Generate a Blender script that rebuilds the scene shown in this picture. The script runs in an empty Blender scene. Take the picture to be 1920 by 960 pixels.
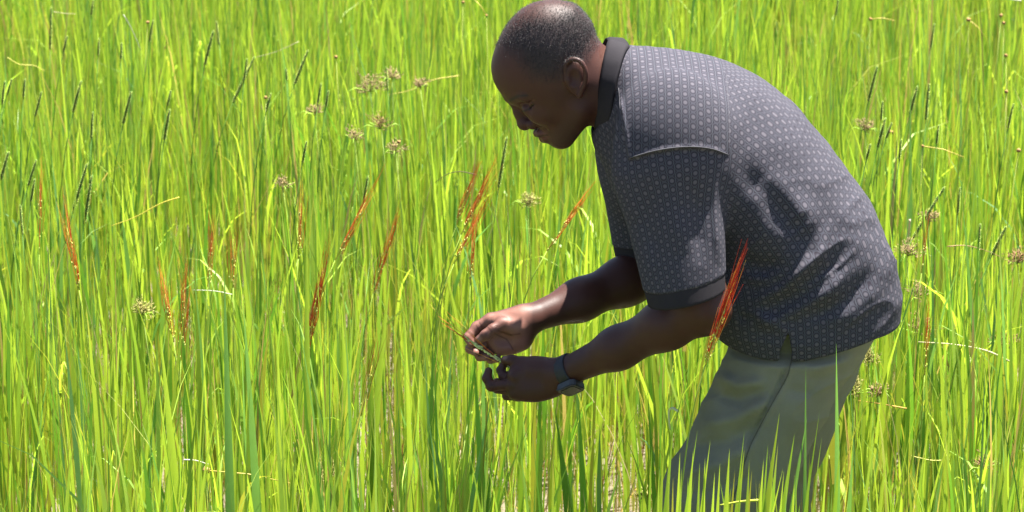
import bpy, bmesh, math, random
import numpy as np
from mathutils import Vector, Matrix

random.seed(7)
RNG = np.random.default_rng(11)

# ------------------------------------------------------------------ camera, world, sun, exposure
THETA = math.radians(16.0)      # the photographer looks down from a bank
DIST = 6.0
ZC = 1.03
FWD = np.array([0.0, math.cos(THETA), -math.sin(THETA)])
UP = np.array([0.0, math.sin(THETA), math.cos(THETA)])
RIGHT = np.array([1.0, 0.0, 0.0])
CAM = np.array([0.0, 0.0, ZC]) - DIST * FWD

scene = bpy.context.scene
col = scene.collection
cam_data = bpy.data.cameras.new('camera')
cam_data.sensor_width = 36.0
cam_data.lens = 36.0 * DIST / 2.0
cam_data.clip_start = 0.1
cam_data.clip_end = 5000.0
cam_data.dof.use_dof = True
cam_data.dof.focus_distance = DIST - 0.1
cam_data.dof.aperture_fstop = 9.0
cam = bpy.data.objects.new('camera', cam_data)
cam.location = CAM
cam.rotation_euler = (math.pi / 2 - THETA, 0, 0)
col.objects.link(cam)
scene.camera = cam

SUN_DIR = np.array([0.24, 0.14, 1.0])
SUN_DIR = SUN_DIR / np.linalg.norm(SUN_DIR)
world = bpy.data.worlds.new('World')
scene.world = world
world.use_nodes = True
wn = world.node_tree
wn.nodes.clear()
w_out = wn.nodes.new('ShaderNodeOutputWorld')
w_bg = wn.nodes.new('ShaderNodeBackground')
w_sky = wn.nodes.new('ShaderNodeTexSky')
w_sky.sky_type = 'NISHITA'
w_sky.sun_disc = False
w_sky.sun_elevation = math.asin(SUN_DIR[2])
w_sky.sun_rotation = math.atan2(SUN_DIR[0], SUN_DIR[1])
w_bg.inputs['Strength'].default_value = 0.05
wn.links.new(w_sky.outputs[0], w_bg.inputs['Color'])
wn.links.new(w_bg.outputs[0], w_out.inputs['Surface'])
sun_data = bpy.data.lights.new('sun', 'SUN')
sun_data.energy = 5.0
sun_data.angle = math.radians(0.53)
sun_data.color = (1.0, 0.965, 0.90)
sun = bpy.data.objects.new('sun', sun_data)
sun.rotation_euler = Vector(SUN_DIR).to_track_quat('Z', 'Y').to_euler()
sun.location = (0, 0, 8)
col.objects.link(sun)
scene.view_settings.view_transform = 'Standard'
scene.view_settings.look = 'None'
scene.view_settings.exposure = 2.3
scene.view_settings.gamma = 1.0
scene.view_settings.use_curve_mapping = False
scene.cycles.max_bounces = 8
scene.cycles.transmission_bounces = 6

FIELD = True

# ------------------------------------------------------------------ geometry helpers
def ray(px, py):
    return FWD * DIST + RIGHT * ((px - 960.0) / 960.0) + UP * ((480.0 - py) / 960.0)

def P(px, py, y):
    """world point at true depth y seen at photo pixel px,py"""
    d = ray(px, py)
    return CAM + d * ((y - CAM[1]) / d[1])

def PZ(px, py, z):
    """world point at true height z seen at photo pixel px,py"""
    d = ray(px, py)
    return CAM + d * ((z - CAM[2]) / d[2])

def to_px(p):
    q = p - CAM
    w = q @ FWD
    return 960 + 960 * (q @ RIGHT) * DIST / w, 480 - 960 * (q @ UP) * DIST / w

def smin(a, b, k):
    h = np.clip(0.5 + 0.5 * (b - a) / k, 0, 1)
    return b + (a - b) * h - k * h * (1 - h)

def smax(a, b, k):
    return -smin(-a, -b, k)

def cone(p, a, b, ra, rb):
    ba = b - a
    pa = p - a
    h = np.clip((pa @ ba) / (ba @ ba), 0, 1)
    return np.linalg.norm(pa - h[:, None] * ba, axis=1) - (ra + (rb - ra) * h)

def chain(p, pts, rad, k=0.006):
    d = cone(p, pts[0], pts[1], rad[0], rad[1])
    for i in range(1, len(pts) - 1):
        d = smin(d, cone(p, pts[i], pts[i + 1], rad[i], rad[i + 1]), k)
    return d

def sphere(p, c, r):
    return np.linalg.norm(p - c, axis=1) - r

def ellip(p, c, r, rot=None):
    q = p - c
    if rot is not None:
        q = q @ rot            # columns of rot = local axes
    r = np.asarray(r, float)
    k0 = np.linalg.norm(q / r, axis=1)
    k1 = np.linalg.norm(q / (r * r), axis=1) + 1e-9
    return k0 * (k0 - 1.0) / k1

def frame(xa, ya):
    xa = xa / np.linalg.norm(xa)
    ya = ya - xa * (ya @ xa)
    ya = ya / np.linalg.norm(ya)
    return np.stack([xa, ya, np.cross(xa, ya)], axis=1)

def seg2(X, Z, a, b):
    """distance of 2D points to a segment"""
    bx, bz = b[0] - a[0], b[1] - a[1]
    h = np.clip(((X - a[0]) * bx + (Z - a[1]) * bz) / (bx * bx + bz * bz + 1e-12), 0, 1)
    return np.hypot(X - a[0] - h * bx, Z - a[1] - h * bz)

def poly_sdf(X, Z, poly):
    d = np.full(X.shape, 1e9)
    inside = np.zeros(X.shape, bool)
    n = len(poly)
    for i in range(n):
        a, b = poly[i], poly[(i + 1) % n]
        d = np.minimum(d, seg2(X, Z, a, b))
        cnd = ((a[1] > Z) != (b[1] > Z))
        t = (b[0] - a[0]) * (Z - a[1]) / ((b[1] - a[1]) if abs(b[1] - a[1]) > 1e-12 else 1e-12) + a[0]
        inside ^= cnd & (X < t)
    return np.where(inside, -d, d)

def smooth_closed(pts, m=5):
    pts = np.asarray(pts, float)
    n = len(pts)
    out = []
    for i in range(n):
        p0, p1, p2, p3 = pts[(i - 1) % n], pts[i], pts[(i + 1) % n], pts[(i + 2) % n]
        for j in range(m):
            t = j / m
            out.append(0.5 * ((2 * p1) + (-p0 + p2) * t + (2 * p0 - 5 * p1 + 4 * p2 - p3) * t * t + (-p0 + 3 * p1 - 3 * p2 + p3) * t ** 3))
    return np.array(out)

def smooth_open(pts, m=8):
    pts = np.asarray(pts, float)
    ext = np.vstack([2 * pts[0] - pts[1], pts, 2 * pts[-1] - pts[-2]])
    out = []
    for i in range(1, len(ext) - 2):
        p0, p1, p2, p3 = ext[i - 1:i + 3]
        for j in range(m):
            t = j / m
            out.append(0.5 * ((2 * p1) + (-p0 + p2) * t + (2 * p0 - 5 * p1 + 4 * p2 - p3) * t * t + (-p0 + 3 * p1 - 3 * p2 + p3) * t ** 3))
    out.append(pts[-1])
    return np.array(out)

class Inflated:
    """a side profile rounded out sideways like a cushion (Poisson inflation)"""
    def __init__(self, pix, y0, halfwidth, expo, h=0.004, iters=2500):
        w = np.array([P(a, b, y0) for a, b in pix])[:, [0, 2]]
        self.poly = smooth_closed(w)
        lo = self.poly.min(0) - 0.10
        hi = self.poly.max(0) + 0.10
        nx, nz = [int(v) + 1 for v in (hi - lo) / h]
        X, Z = np.meshgrid(lo[0] + h * np.arange(nx), lo[1] + h * np.arange(nz), indexing='ij')
        d = poly_sdf(X, Z, self.poly)
        ins = d < 0
        f = np.where(ins, 0.02, 0.0)
        I, J = np.indices(f.shape)
        red = ins & ((I + J) % 2 == 0)
        blk = ins & ((I + J) % 2 == 1)
        om = 1.93
        for _ in range(iters // 8):
            for m in (red, blk):
                g = 0.25 * (np.roll(f, 1, 0) + np.roll(f, -1, 0) + np.roll(f, 1, 1) + np.roll(f, -1, 1) + h * h)
                f = np.where(m, f + om * (g - f), f)
        f /= f.max()
        g0 = 2.0 / max(-d.min(), 1e-3)
        f = np.where(ins, f, -d * g0)
        for _ in range(2):
            f = (f * 4 + np.roll(f, 1, 0) + np.roll(f, -1, 0) + np.roll(f, 1, 1) + np.roll(f, -1, 1)) / 8
        self.f, self.lo, self.h, self.y0 = f, lo, h, y0
        self.gx, self.gz = np.gradient(f, h)
        self.w, self.n = halfwidth, 1.0 / expo
    def samp(self, arr, p):
        u = np.clip((p[:, 0] - self.lo[0]) / self.h, 0, arr.shape[0] - 1.001)
        v = np.clip((p[:, 2] - self.lo[1]) / self.h, 0, arr.shape[1] - 1.001)
        i, j = u.astype(int), v.astype(int)
        a, b = u - i, v - j
        return (arr[i, j] * (1 - a) * (1 - b) + arr[i + 1, j] * a * (1 - b) + arr[i, j + 1] * (1 - a) * b + arr[i + 1, j + 1] * a * b)
    def __call__(self, p, wmul=1.0):
        ph = self.samp(self.f, p)
        s = np.abs(p[:, 1] - self.y0) / (self.w * wmul)
        F = s ** self.n - ph
        gy = self.n * np.maximum(s, 1e-4) ** (self.n - 1) / (self.w * wmul)
        g = np.sqrt(self.samp(self.gx, p) ** 2 + self.samp(self.gz, p) ** 2 + gy ** 2)
        return F / np.maximum(g, 3.0)

def culled(fn, lo, hi, margin=0.04):
    lo, hi = np.asarray(lo) , np.asarray(hi)
    def g(p):
        dd = np.linalg.norm(np.maximum(np.maximum(lo - p, p - hi), 0), axis=1)
        out = dd + 0.02
        m = dd < margin
        if m.any():
            out[m] = fn(p[m])
        return out
    return g

def box_of(pts, r):
    a = np.array(pts)
    return a.min(0) - r, a.max(0) + r

def surface_nets(fn, lo, hi, h, slack=1.45):
    """sparse surface nets over a signed field, vertices pulled onto the surface"""
    B = 6
    lo = np.asarray(lo, float)
    nb = np.ceil((np.asarray(hi) - lo) / (h * B)).astype(int)
    bi = np.stack(np.meshgrid(*[np.arange(k) for k in nb], indexing='ij'), -1).reshape(-1, 3)
    cen = lo + (bi + 0.5) * B * h
    d = fn(cen)
    bi = bi[np.abs(d) < B * h * 0.87 * slack]
    loc = np.stack(np.meshgrid(*[np.arange(B + 1)] * 3, indexing='ij'), -1).reshape(-1, 3)
    vals = np.empty((len(bi), (B + 1) ** 3), np.float32)
    step = 400
    for s in range(0, len(bi), step):
        pts = lo + (bi[s:s + step, None, :] * B + loc[None]) * h
        vals[s:s + step] = fn(pts.reshape(-1, 3)).reshape(-1, (B + 1) ** 3)
    V = vals.reshape(-1, B + 1, B + 1, B + 1)
    cor = {}
    for a in (0, 1):
        for b in (0, 1):
            for c in (0, 1):
                cor[a, b, c] = V[:, a:B + a, b:B + b, c:B + c]
    neg = sum((cor[k] < 0).astype(np.int8) for k in cor)
    act = (neg > 0) & (neg < 8)
    idx = np.argwhere(act)
    cell = bi[idx[:, 0]] * B + idx[:, 1:]
    N = nb * B + 2
    gid = ((cell[:, 0] + 1) * (N[1] + 2) + cell[:, 1] + 1) * (N[2] + 2) + cell[:, 2] + 1
    order = np.argsort(gid)
    gid, cell, idx = gid[order], cell[order], idx[order]
    cv = {k: cor[k][idx[:, 0], idx[:, 1], idx[:, 2], idx[:, 3]].astype(float) for k in cor}
    acc = np.zeros((len(cell), 3))
    cnt = np.zeros(len(cell))
    for k in cor:
        for ax in range(3):
            if k[ax] == 0:
                k2 = tuple(1 if i == ax else k[i] for i in range(3))
                a, b = cv[k], cv[k2]
                m = (a < 0) != (b < 0)
                t = np.where(m, a / np.where(m, a - b, 1), 0)
                q = np.tile(np.array(k, float), (len(cell), 1))
                q[:, ax] += t
                acc[m] += q[m]
                cnt[m] += 1
    verts = lo + (cell + acc / cnt[:, None]) * h
    quads = []
    st = [(N[1] + 2) * (N[2] + 2), (N[2] + 2), 1]
    for ax in range(3):
        k2 = tuple(1 if i == ax else 0 for i in range(3))
        a, b = cv[0, 0, 0], cv[k2]
        m = np.argwhere((a < 0) != (b < 0))[:, 0]
        u, v = (ax + 1) % 3, (ax + 2) % 3
        g = gid[m]
        ids = [g, g - st[u], g - st[u] - st[v], g - st[v]]
        pos = [np.clip(np.searchsorted(gid, x), 0, len(gid) - 1) for x in ids]
        ok = np.all([gid[p_] == x for p_, x in zip(pos, ids)], axis=0)
        q = np.stack(pos, 1)[ok]
        flip = (a[m] < 0)[ok]
        q[~flip] = q[~flip][:, ::-1]
        quads.append(q)
    quads = np.concatenate(quads)
    e = h * 0.4
    K4 = np.array([(1, -1, -1), (-1, -1, 1), (-1, 1, -1), (1, 1, 1)], float)
    fs = [fn(verts + e * k) for k in K4]
    f0 = sum(fs) / 4
    g = sum(f_[:, None] * k for f_, k in zip(fs, K4)) / (4 * e)
    n2 = np.maximum((g * g).sum(1), 0.05)
    for it in range(2):
        if it:
            f0 = fn(verts)
        stp = -(f0 / n2)[:, None] * g
        ln = np.linalg.norm(stp, axis=1)
        stp *= np.minimum(1, h * 0.7 / np.maximum(ln, 1e-9))[:, None]
        verts = verts + stp
    return verts, quads

def make_mesh(name, verts, faces, mat=None, smooth=True):
    """verts (n,3) array, faces (m,3|4) array or list"""
    me = bpy.data.meshes.new(name)
    verts = np.asarray(verts, np.float32)
    if isinstance(faces, np.ndarray):
        k = faces.shape[1]
        me.vertices.add(len(verts))
        me.vertices.foreach_set('co', verts.ravel())
        me.loops.add(faces.size)
        me.loops.foreach_set('vertex_index', faces.astype(np.int32).ravel())
        me.polygons.add(len(faces))
        me.polygons.foreach_set('loop_start', np.arange(0, faces.size, k, dtype=np.int32))
        me.polygons.foreach_set('loop_total', np.full(len(faces), k, np.int32))
        me.update(calc_edges=True)
        me.validate()
    else:
        me.from_pydata([tuple(map(float, v)) for v in verts], [], [tuple(int(i) for i in f) for f in faces])
        me.update()
    me.polygons.foreach_set('use_smooth', np.full(len(me.polygons), smooth))
    if mat:
        me.materials.append(mat)
    return me

def link(name, me, parent=None):
    o = bpy.data.objects.new(name, me)
    col.objects.link(o)
    if parent is not None:
        o.parent = parent
        pw = parent
        off = Vector((0, 0, 0))
        while pw is not None:
            off += pw.location
            pw = pw.parent
        o.location = -off if o.get('local') is None else o.location
    return o

def tag(o, label=None, cat=None, group=None, kind=None):
    if label: o['label'] = label
    if cat: o['category'] = cat
    if group: o['group'] = group
    if kind: o['kind'] = kind
    return o

def empty(name, loc):
    o = bpy.data.objects.new(name, None)
    o.location = loc
    o.empty_display_size = 0.05
    col.objects.link(o)
    return o

def child(name, me, parent):
    """part whose mesh is already in the parent's own coordinates"""
    o = bpy.data.objects.new(name, me)
    col.objects.link(o)
    o.parent = parent
    return o

class MB:
    def __init__(self):
        self.v, self.f, self.c = [], [], []
        self.n = 0
    def add(self, v, f, c=None):
        self.v.append(np.asarray(v, float))
        self.f += [tuple(i + self.n for i in q) for q in f]
        if c is not None:
            self.c.append(np.tile(np.asarray(c, float), (len(v), 1)))
        self.n += len(v)
    def tube(self, pts, rad, n=6, c=None, cap=True):
        pts = np.asarray(pts, float)
        rad = np.broadcast_to(np.asarray(rad, float), (len(pts),))
        tg = np.gradient(pts, axis=0)
        tg /= np.linalg.norm(tg, axis=1)[:, None] + 1e-12
        ref = np.array([0.31, 0.9, 0.2]) if abs(tg[0] @ np.array([0.31, 0.9, 0.2])) < 0.85 else np.array([1.0, 0, 0])
        u = np.cross(tg, ref)
        u /= np.linalg.norm(u, axis=1)[:, None]
        w = np.cross(tg, u)
        a = np.linspace(0, 2 * math.pi, n, endpoint=False)
        v = pts[:, None] + rad[:, None, None] * (u[:, None] * np.cos(a)[None, :, None] + w[:, None] * np.sin(a)[None, :, None])
        f = []
        for i in range(len(pts) - 1):
            for j in range(n):
                k = (j + 1) % n
                f.append((i * n + j, i * n + k, (i + 1) * n + k, (i + 1) * n + j))
        if cap:
            f.append(tuple(range(n))[::-1])
            f.append(tuple((len(pts) - 1) * n + j for j in range(n)))
        self.add(v.reshape(-1, 3), f, c)
    def mesh(self, name, mat, smooth=True, origin=None):
        v = np.concatenate(self.v)
        if origin is not None:
            v = v - np.asarray(origin)
        me = make_mesh(name, v, self.f, mat, smooth)
        if self.c:
            cc = np.concatenate(self.c)
            at = me.attributes.new('tint', 'FLOAT_COLOR', 'POINT')
            at.data.foreach_set('color', np.c_[cc, np.ones(len(cc))].astype(np.float32).ravel())
        return me

def set_tint(me, cc):
    at = me.attributes.new('tint', 'FLOAT_COLOR', 'POINT')
    at.data.foreach_set('color', np.c_[cc, np.ones(len(cc))].astype(np.float32).ravel())

# smooth value noise
NT = RNG.random((32, 32, 32))
def noise3(p, s):
    q = np.asarray(p) * s
    i = np.floor(q).astype(int)
    f = q - i
    f = f * f * (3 - 2 * f)
    out = 0
    for a in (0, 1):
        for b in (0, 1):
            for c in (0, 1):
                wgt = (f[:, 0] if a else 1 - f[:, 0]) * (f[:, 1] if b else 1 - f[:, 1]) * (f[:, 2] if c else 1 - f[:, 2])
                out = out + wgt * NT[(i[:, 0] + a) % 32, (i[:, 1] + b) % 32, (i[:, 2] + c) % 32]
    return out - 0.5

# ------------------------------------------------------------------ materials
class NT_:
    def __init__(self, name):
        self.m = bpy.data.materials.new(name)
        self.m.use_nodes = True
        self.t = self.m.node_tree
        self.b = self.t.nodes['Principled BSDF']
        self.out = self.t.nodes['Material Output']
    def n(self, typ, **kw):
        nd = self.t.nodes.new(typ)
        for k, v in kw.items():
            setattr(nd, k, v)
        return nd
    def l(self, a, b):
        self.t.links.new(a, b)
    def math(self, op, a, b=None, c=None):
        nd = self.n('ShaderNodeMath', operation=op)
        for i, v in enumerate((a, b, c)):
            if v is None: continue
            if isinstance(v, (int, float)): nd.inputs[i].default_value = v
            else: self.l(v, nd.inputs[i])
        return nd.outputs[0]
    def mix(self, fac, a, b, blend='MIX'):
        nd = self.n('ShaderNodeMix', data_type='RGBA', blend_type=blend)
        for s, v in ((nd.inputs[0], fac), (nd.inputs[6], a), (nd.inputs[7], b)):
            if isinstance(v, (int, float)): s.default_value = v
            elif isinstance(v, tuple): s.default_value = (*v, 1.0) if len(v) == 3 else v
            else: self.l(v, s)
        return nd.outputs[2]
    def noise(self, scale, detail=3.0, rough=0.55, vec=None):
        nd = self.n('ShaderNodeTexNoise')
        nd.inputs['Scale'].default_value = scale
        nd.inputs['Detail'].default_value = detail
        nd.inputs['Roughness'].default_value = rough
        if vec is None:
            vec = self.n('ShaderNodeTexCoord').outputs['Object']
        self.l(vec, nd.inputs['Vector'])
        return nd.outputs[0]
    def bump(self, height, strength, dist):
        nd = self.n('ShaderNodeBump')
        nd.inputs['Strength'].default_value = strength
        nd.inputs['Distance'].default_value = dist
        self.l(height, nd.inputs['Height'])
        self.l(nd.outputs[0], self.b.inputs['Normal'])
        return nd.outputs[0]
    def attr(self, name='tint'):
        nd = self.n('ShaderNodeAttribute', attribute_name=name)
        return nd.outputs['Color']
    def ramp(self, fac, lo, hi):
        nd = self.n('ShaderNodeMapRange', clamp=True)
        self.l(fac, nd.inputs[0])
        nd.inputs[1].default_value = lo
        nd.inputs[2].default_value = hi
        return nd.outputs[0]

def mat_leaf(name, trans=0.45, rough=0.46):
    M = NT_(name)
    colr = M.attr()
    nz = M.noise(60.0, 2.0)
    c2 = M.mix(M.math('MULTIPLY', M.ramp(nz, 0.35, 0.7), 0.25), colr, (0.9, 0.85, 0.6), 'MULTIPLY')
    M.l(c2, M.b.inputs['Base Color'])
    M.b.inputs['Roughness'].default_value = rough
    M.b.inputs['Specular IOR Level'].default_value = 0.35
    tr = M.n('ShaderNodeBsdfTranslucent')
    c3 = M.mix(1.0, c2, (1.25, 1.15, 0.55), 'MULTIPLY')
    M.l(c3, tr.inputs['Color'])
    mx = M.n('ShaderNodeMixShader')
    mx.inputs[0].default_value = trans
    M.l(M.b.outputs[0], mx.inputs[1])
    M.l(tr.outputs[0], mx.inputs[2])
    M.l(mx.outputs[0], M.out.inputs['Surface'])
    return M.m

def mat_tint(name, rough=0.7, spec=0.3, bump=None):
    M = NT_(name)
    M.l(M.attr(), M.b.inputs['Base Color'])
    M.b.inputs['Roughness'].default_value = rough
    M.b.inputs['Specular IOR Level'].default_value = spec
    if bump:
        M.bump(M.noise(bump[0], 3.0), bump[1], bump[2])
    return M.m

def mat_skin():
    M = NT_('skin')
    tint = M.attr()
    blot = M.noise(28.0, 4.0)
    c = M.mix(M.math('MULTIPLY', M.ramp(blot, 0.3, 0.75), 0.35), tint, (0.75, 0.68, 0.66), 'MULTIPLY')
    M.l(c, M.b.inputs['Base Color'])
    pores = M.noise(520.0, 2.0, 0.6)
    M.bump(pores, 0.25, 0.0012)
    rr = M.n('ShaderNodeMapRange')
    M.l(blot, rr.inputs[0])
    rr.inputs[3].default_value = 0.44
    rr.inputs[4].default_value = 0.60
    M.l(rr.outputs[0], M.b.inputs['Roughness'])
    M.b.inputs['Specular IOR Level'].default_value = 0.27
    M.b.inputs['Subsurface Weight'].default_value = 0.06
    M.b.inputs['Subsurface Radius'].default_value = (0.9, 0.35, 0.2)
    M.b.inputs['Subsurface Scale'].default_value = 0.006
    return M.m

def mat_shirt():
    M = NT_('shirt_jersey')
    uv = M.n('ShaderNodeUVMap', uv_map='cloth').outputs[0]
    sp = M.n('ShaderNodeSeparateXYZ')
    M.l(uv, sp.inputs[0])
    A = 0.0168
    DX, DY = A * 1.7320508, A
    def lat(ox, oy):
        u = M.math('ADD', M.math('DIVIDE', sp.outputs[0], DX), ox)
        v = M.math('ADD', M.math('DIVIDE', sp.outputs[1], DY), oy)
        fu = M.math('MULTIPLY', M.math('SUBTRACT', M.math('FRACT', u), 0.5), DX)
        fv = M.math('MULTIPLY', M.math('SUBTRACT', M.math('FRACT', v), 0.5), DY)
        r = M.math('SQRT', M.math('ADD', M.math('MULTIPLY', fu, fu), M.math('MULTIPLY', fv, fv)))
        return r, fu
    ra, fua = lat(0.0, 0.0)
    rb, fub = lat(0.5, 0.5)
    r = M.math('MINIMUM', ra, rb)
    r2 = M.math('MAXIMUM', ra, rb)
    dot = M.math('SUBTRACT', 1.0, M.ramp(r, 0.0024, 0.0040))
    ring = M.math('MULTIPLY', M.ramp(r, 0.0040, 0.0050), M.math('SUBTRACT', 1.0, M.ramp(r, 0.0058, 0.0068)))
    edge = M.math('SUBTRACT', 1.0, M.ramp(M.math('ABSOLUTE', M.math('SUBTRACT', r2, r)), 0.0007, 0.0024))
    stripe = M.math('SUBTRACT', 1.0, M.ramp(M.math('ABSOLUTE', M.math('SUBTRACT', M.math('ABSOLUTE', fua), DX * 0.25)), 0.0004, 0.0012))
    base = M.mix(dot, (0.056, 0.056, 0.069), (0.096, 0.087, 0.100))
    base = M.mix(M.math('MULTIPLY', ring, 0.75), base, (0.024, 0.019, 0.024))
    base = M.mix(M.math('MULTIPLY', edge, 0.85), base, (0.021, 0.017, 0.022))
    base = M.mix(M.math('MULTIPLY', stripe, 0.45), base, (0.085, 0.094, 0.108))
    fade = M.noise(9.0, 4.0)
    base = M.mix(M.math('MULTIPLY', M.ramp(fade, 0.35, 0.75), 0.20), base, (0.062, 0.061, 0.073))
    M.l(base, M.b.inputs['Base Color'])
    M.b.inputs['Roughness'].default_value = 0.86
    M.b.inputs['Specular IOR Level'].default_value = 0.03
    M.bump(M.noise(700.0, 2.0), 0.3, 0.001)
    return M.m

def mat_cloth(name, c1, c2, rough=0.85, wscale=900.0, sheen=0.0):
    M = NT_(name)
    big = M.noise(14.0, 4.0)
    base = M.mix(M.ramp(big, 0.3, 0.72), c1, c2)
    fine = M.noise(wscale, 2.0)
    base = M.mix(M.math('MULTIPLY', M.ramp(fine, 0.35, 0.65), 0.25), base, (0.6, 0.6, 0.6), 'MULTIPLY')
    M.l(base, M.b.inputs['Base Color'])
    M.b.inputs['Roughness'].default_value = rough
    M.b.inputs['Specular IOR Level'].default_value = 0.03
    M.b.inputs['Sheen Weight'].default_value = sheen
    M.bump(fine, 0.35, 0.001)
    return M.m

def mat_plain(name, c, rough=0.4, spec=0.5, metal=0.0):
    M = NT_(name)
    nz = M.noise(150.0, 3.0)
    base = M.mix(M.math('MULTIPLY', M.ramp(nz, 0.3, 0.7), 0.3), c, tuple(v * 0.6 for v in c))
    M.l(base, M.b.inputs['Base Color'])
    M.b.inputs['Roughness'].default_value = rough
    M.b.inputs['Specular IOR Level'].default_value = spec
    M.b.inputs['Metallic'].default_value = metal
    return M.m

def mat_mud():
    M = NT_('wet_mud')
    nz = M.noise(3.0, 6.0)
    M.l(M.mix(M.ramp(nz, 0.3, 0.7), (0.10, 0.075, 0.05), (0.055, 0.042, 0.03)), M.b.inputs['Base Color'])
    M.b.inputs['Roughness'].default_value = 0.6
    M.bump(nz, 0.6, 0.05)
    return M.m

def mat_water():
    M = NT_('muddy_water')
    nz = M.noise(1.7, 5.0)
    M.l(M.mix(M.ramp(nz, 0.3, 0.7), (0.19, 0.155, 0.11), (0.12, 0.10, 0.07)), M.b.inputs['Base Color'])
    M.b.inputs['Roughness'].default_value = 0.12
    M.b.inputs['IOR'].default_value = 1.33
    M.bump(M.noise(9.0, 3.0), 0.08, 0.02)
    return M.m

LEAF = mat_leaf('rice_leaf', 0.50)
STEM = mat_tint('plant_stem', 0.6, 0.3)
AWN = mat_leaf('panicle_awn', 0.45, 0.5)
SEED = mat_tint('seed', 0.75, 0.25)
SKIN = mat_skin()
SHIRT = mat_shirt()
KNIT = mat_cloth('dark_rib_knit', (0.026, 0.024, 0.027), (0.034, 0.031, 0.034), 0.9, 1200.0, 0.0)
TWILL = mat_cloth('grey_green_twill', (0.172, 0.166, 0.118), (0.208, 0.200, 0.146), 0.88, 1100.0, 0.0)
STRAP = mat_plain('watch_strap', (0.008, 0.009, 0.012), 0.6)
CASE = mat_plain('watch_case', (0.022, 0.024, 0.026), 0.4)
GLASS = mat_plain('watch_glass', (0.022, 0.025, 0.019), 0.25)
HAIR = mat_tint('cropped_hair', 0.55, 0.4)
RUBBER = mat_plain('boot_rubber', (0.03, 0.03, 0.028), 0.5)

# ------------------------------------------------------------------ ground and water
def sheet(name, size, z, mat, n=2):
    a = np.linspace(-size, size, n)
    v = np.array([(x, y, z) for x in a for y in a])
    f = np.array([(i * n + j, (i + 1) * n + j, (i + 1) * n + j + 1, i * n + j + 1) for i in range(n - 1) for j in range(n - 1)])
    o = link(name, make_mesh(name, v, f, mat, False))
    o['kind'] = 'structure'
    return o

sheet('ground', 1500.0, -0.10, mat_mud())
sheet('water', 60.0, 0.0, mat_water())

# ------------------------------------------------------------------ the man
YH = -0.01       # sagittal plane of the head

head_pix = [(1030, 1), (1002, 6), (976, 20), (954, 44), (938, 70), (926, 98), (921, 125), (926, 152), (941, 176), (960, 190),
            (978, 204), (993, 219), (1007, 233), (1018, 245), (1030, 256), (1044, 267), (1058, 268), (1070, 258), (1086, 240),
            (1104, 222), (1120, 190), (1128, 150), (1126, 110), (1119, 80), (1113, 55), (1104, 36), (1082, 12), (1056, 3)]
HEAD = Inflated(head_pix, YH, 0.0790, 0.46, h=0.0022, iters=4200)

def near(px, py, s):
    return P(px, py, YH - s)

def mirror_pts(p):
    q = p.copy()
    q[:, 1] = YH - np.abs(p[:, 1] - YH)
    return q

_face = {}
def onface(px, py, off):
    """point of the near cheek seen at this pixel, moved out (+) or in (-) along the line of sight"""
    if (px, py) not in _face:
        lo_, hi_ = 0.0, 0.10
        for _ in range(30):
            m_ = (lo_ + hi_) / 2
            if HEAD(near(px, py, m_)[None])[0] < 0: lo_ = m_
            else: hi_ = m_
        _face[px, py] = lo_
    return near(px, py, _face[px, py] + off)

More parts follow.
